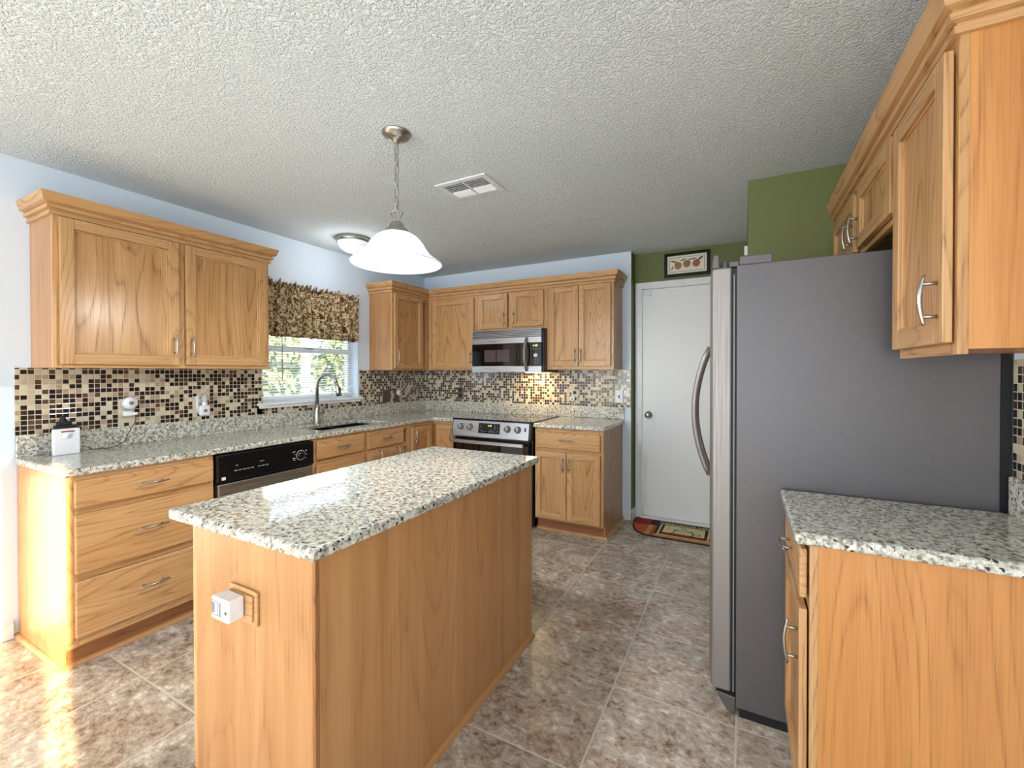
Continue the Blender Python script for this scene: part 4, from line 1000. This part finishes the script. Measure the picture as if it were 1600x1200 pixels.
# charger with cord
t = thing('phone_charger', (.03, -2.765, 1.10), 'white plug charger with a thin dark cord below the round sensor', 'charger')
mesh('plug', box(B(), .0175, .05, -2.79, -2.745, 1.085, 1.115), WHITE, t, bev=.006)
mesh('plug_end', box(B(), .05, .062, -2.752, -2.728, 1.09, 1.106), WHITE, t, bev=.003)
bm = B(); cp_ = [(.060, -2.738, 1.095), (.065, -2.745, 1.05), (.06, -2.775, .985), (.07, -2.80, .940), (.085, -2.86, .917), (.088, -2.90, .9165), (.08, -2.94, .918), (.075, -2.965, .935), (.078, -2.985, .945)]
def spline(ps, n=6):
    ps = [Vector(p) for p in ps]; out = []
    for i in range(len(ps)-1):
        p0, p1, p2, p3 = ps[max(i-1, 0)], ps[i], ps[i+1], ps[min(i+2, len(ps)-1)]
        for k in range(n):
            s = k/n; out.append(.5*((2*p1)+(p2-p0)*s+(2*p0-5*p1+4*p2-p3)*s*s+(-p0+3*p1-3*p2+p3)*s**3))
    return out+[ps[-1]]
tube(bm, spline(cp_), .0018, 6); mesh('cord', bm, BLACKM, t)
# night light
t = thing('night_light', (.02, -2.352, 1.09), 'white plug-in night light with clear bulb on the mosaic left of the window', 'night light')
b = mesh('body', box(B(), .0175, .05, -2.385, -2.318, 1.05, 1.122), WHITE, t, bev=.014, seg=4)
bm = B(); lathe(bm, (.05, -2.352, 1.085), [(.012, 0), (.011, .003), (0, .0035)], 'x', 16); mesh('centre_button', bm, GREYP, b)
mesh('side_bar', box(B(), .0175, .04, -2.398, -2.390, 1.10, 1.185), WHITE, t, bev=.002)
bm = B(); lathe(bm, (.04, -2.352, 1.12), [(.016, 0), (.016, .022), (.012, .026)], 'z', 16); mesh('bulb_socket', bm, WHITE, t)
bm = B(); lathe(bm, (.04, -2.352, 1.146), [(.012, 0), (.018, .012), (.018, .03), (.010, .048), (0, .052)], 'z', 16); mesh('bulb', bm, plain('clear_bulb', srgb(190, 190, 186), .08, spec=.8), t)
# white box and black device on the counter
t = thing('alarm_box', (.115, -3.055, ZB), 'white upright plastic box standing on the left end of the counter', 'box')
def tilt(x0, x1, y0, y1, z0, z1): return box(B(), x0, x1, y0, y1, z0, z1)
b = mesh('case', tilt(.095, .128, -3.108, -3.006, ZB+.0005, 1.048), WHITE, t, bev=.004)
mesh('red_slot', box(B(), .126, .1292, -3.08, -3.028, 1.030, 1.037), plain('red_slot_plastic', srgb(150, 30, 30), .5), b, bev=.001)
bm = B(); lathe(bm, (.128, -3.055, 1.012), [(.020, 0), (.019, .0012), (.005, .0014), (.005, .0024), (0, .0024)], 'x', 24); mesh('embossed_dial', bm, WHITE, b)
t = thing('black_camera_base', (.055, -3.05, ZB), 'black gadget standing behind the white box on the counter', 'device')
bm = B(); box(bm, .035, .075, -3.085, -2.995, ZB+.0005, 1.062); box(bm, .038, .072, -3.075, -3.02, 1.062, 1.082); mesh('body', bm, BLACKM, t, bev=.004)
bm = B(); lathe(bm, (.055, -3.052, 1.082), [(.016, 0), (.014, .012), (.010, .020), (.007, .03), (0, .032)], 'z', 16); mesh('knob', bm, BLACKM, t)

# invented pendant behind the camera, added to brighten the ceiling and room
t = thing('added_fill_pendant', (1.6, -5.6, H), 'unseen lit glass bowl pendant added behind the camera to brighten the room', 'pendant light')
bm = B(); lathe(bm, (1.6, -5.6, H), [(0, 0), (.06, 0), (.05, -.02), (0, -.025)], 'z', 24); tube(bm, [(1.6, -5.6, H-.02), (1.6, -5.6, 1.9)], .006, 8); mesh('stem', bm, NICKEL, t)
bm = B(); lathe(bm, (1.6, -5.6, 0), [(.03, 1.72), (.14, 1.75), (.20, 1.83), (.20, 1.835), (.135, 1.76), (.03, 1.73)], 'z', 32); mesh('glass_bowl', bm, m_shade('lit_bowl_glass', .6, False), t)
lamp('added_pendant_fill', 'POINT', (1.6, -5.6, 1.86), None, 9, (.95, .98, 1), .08)
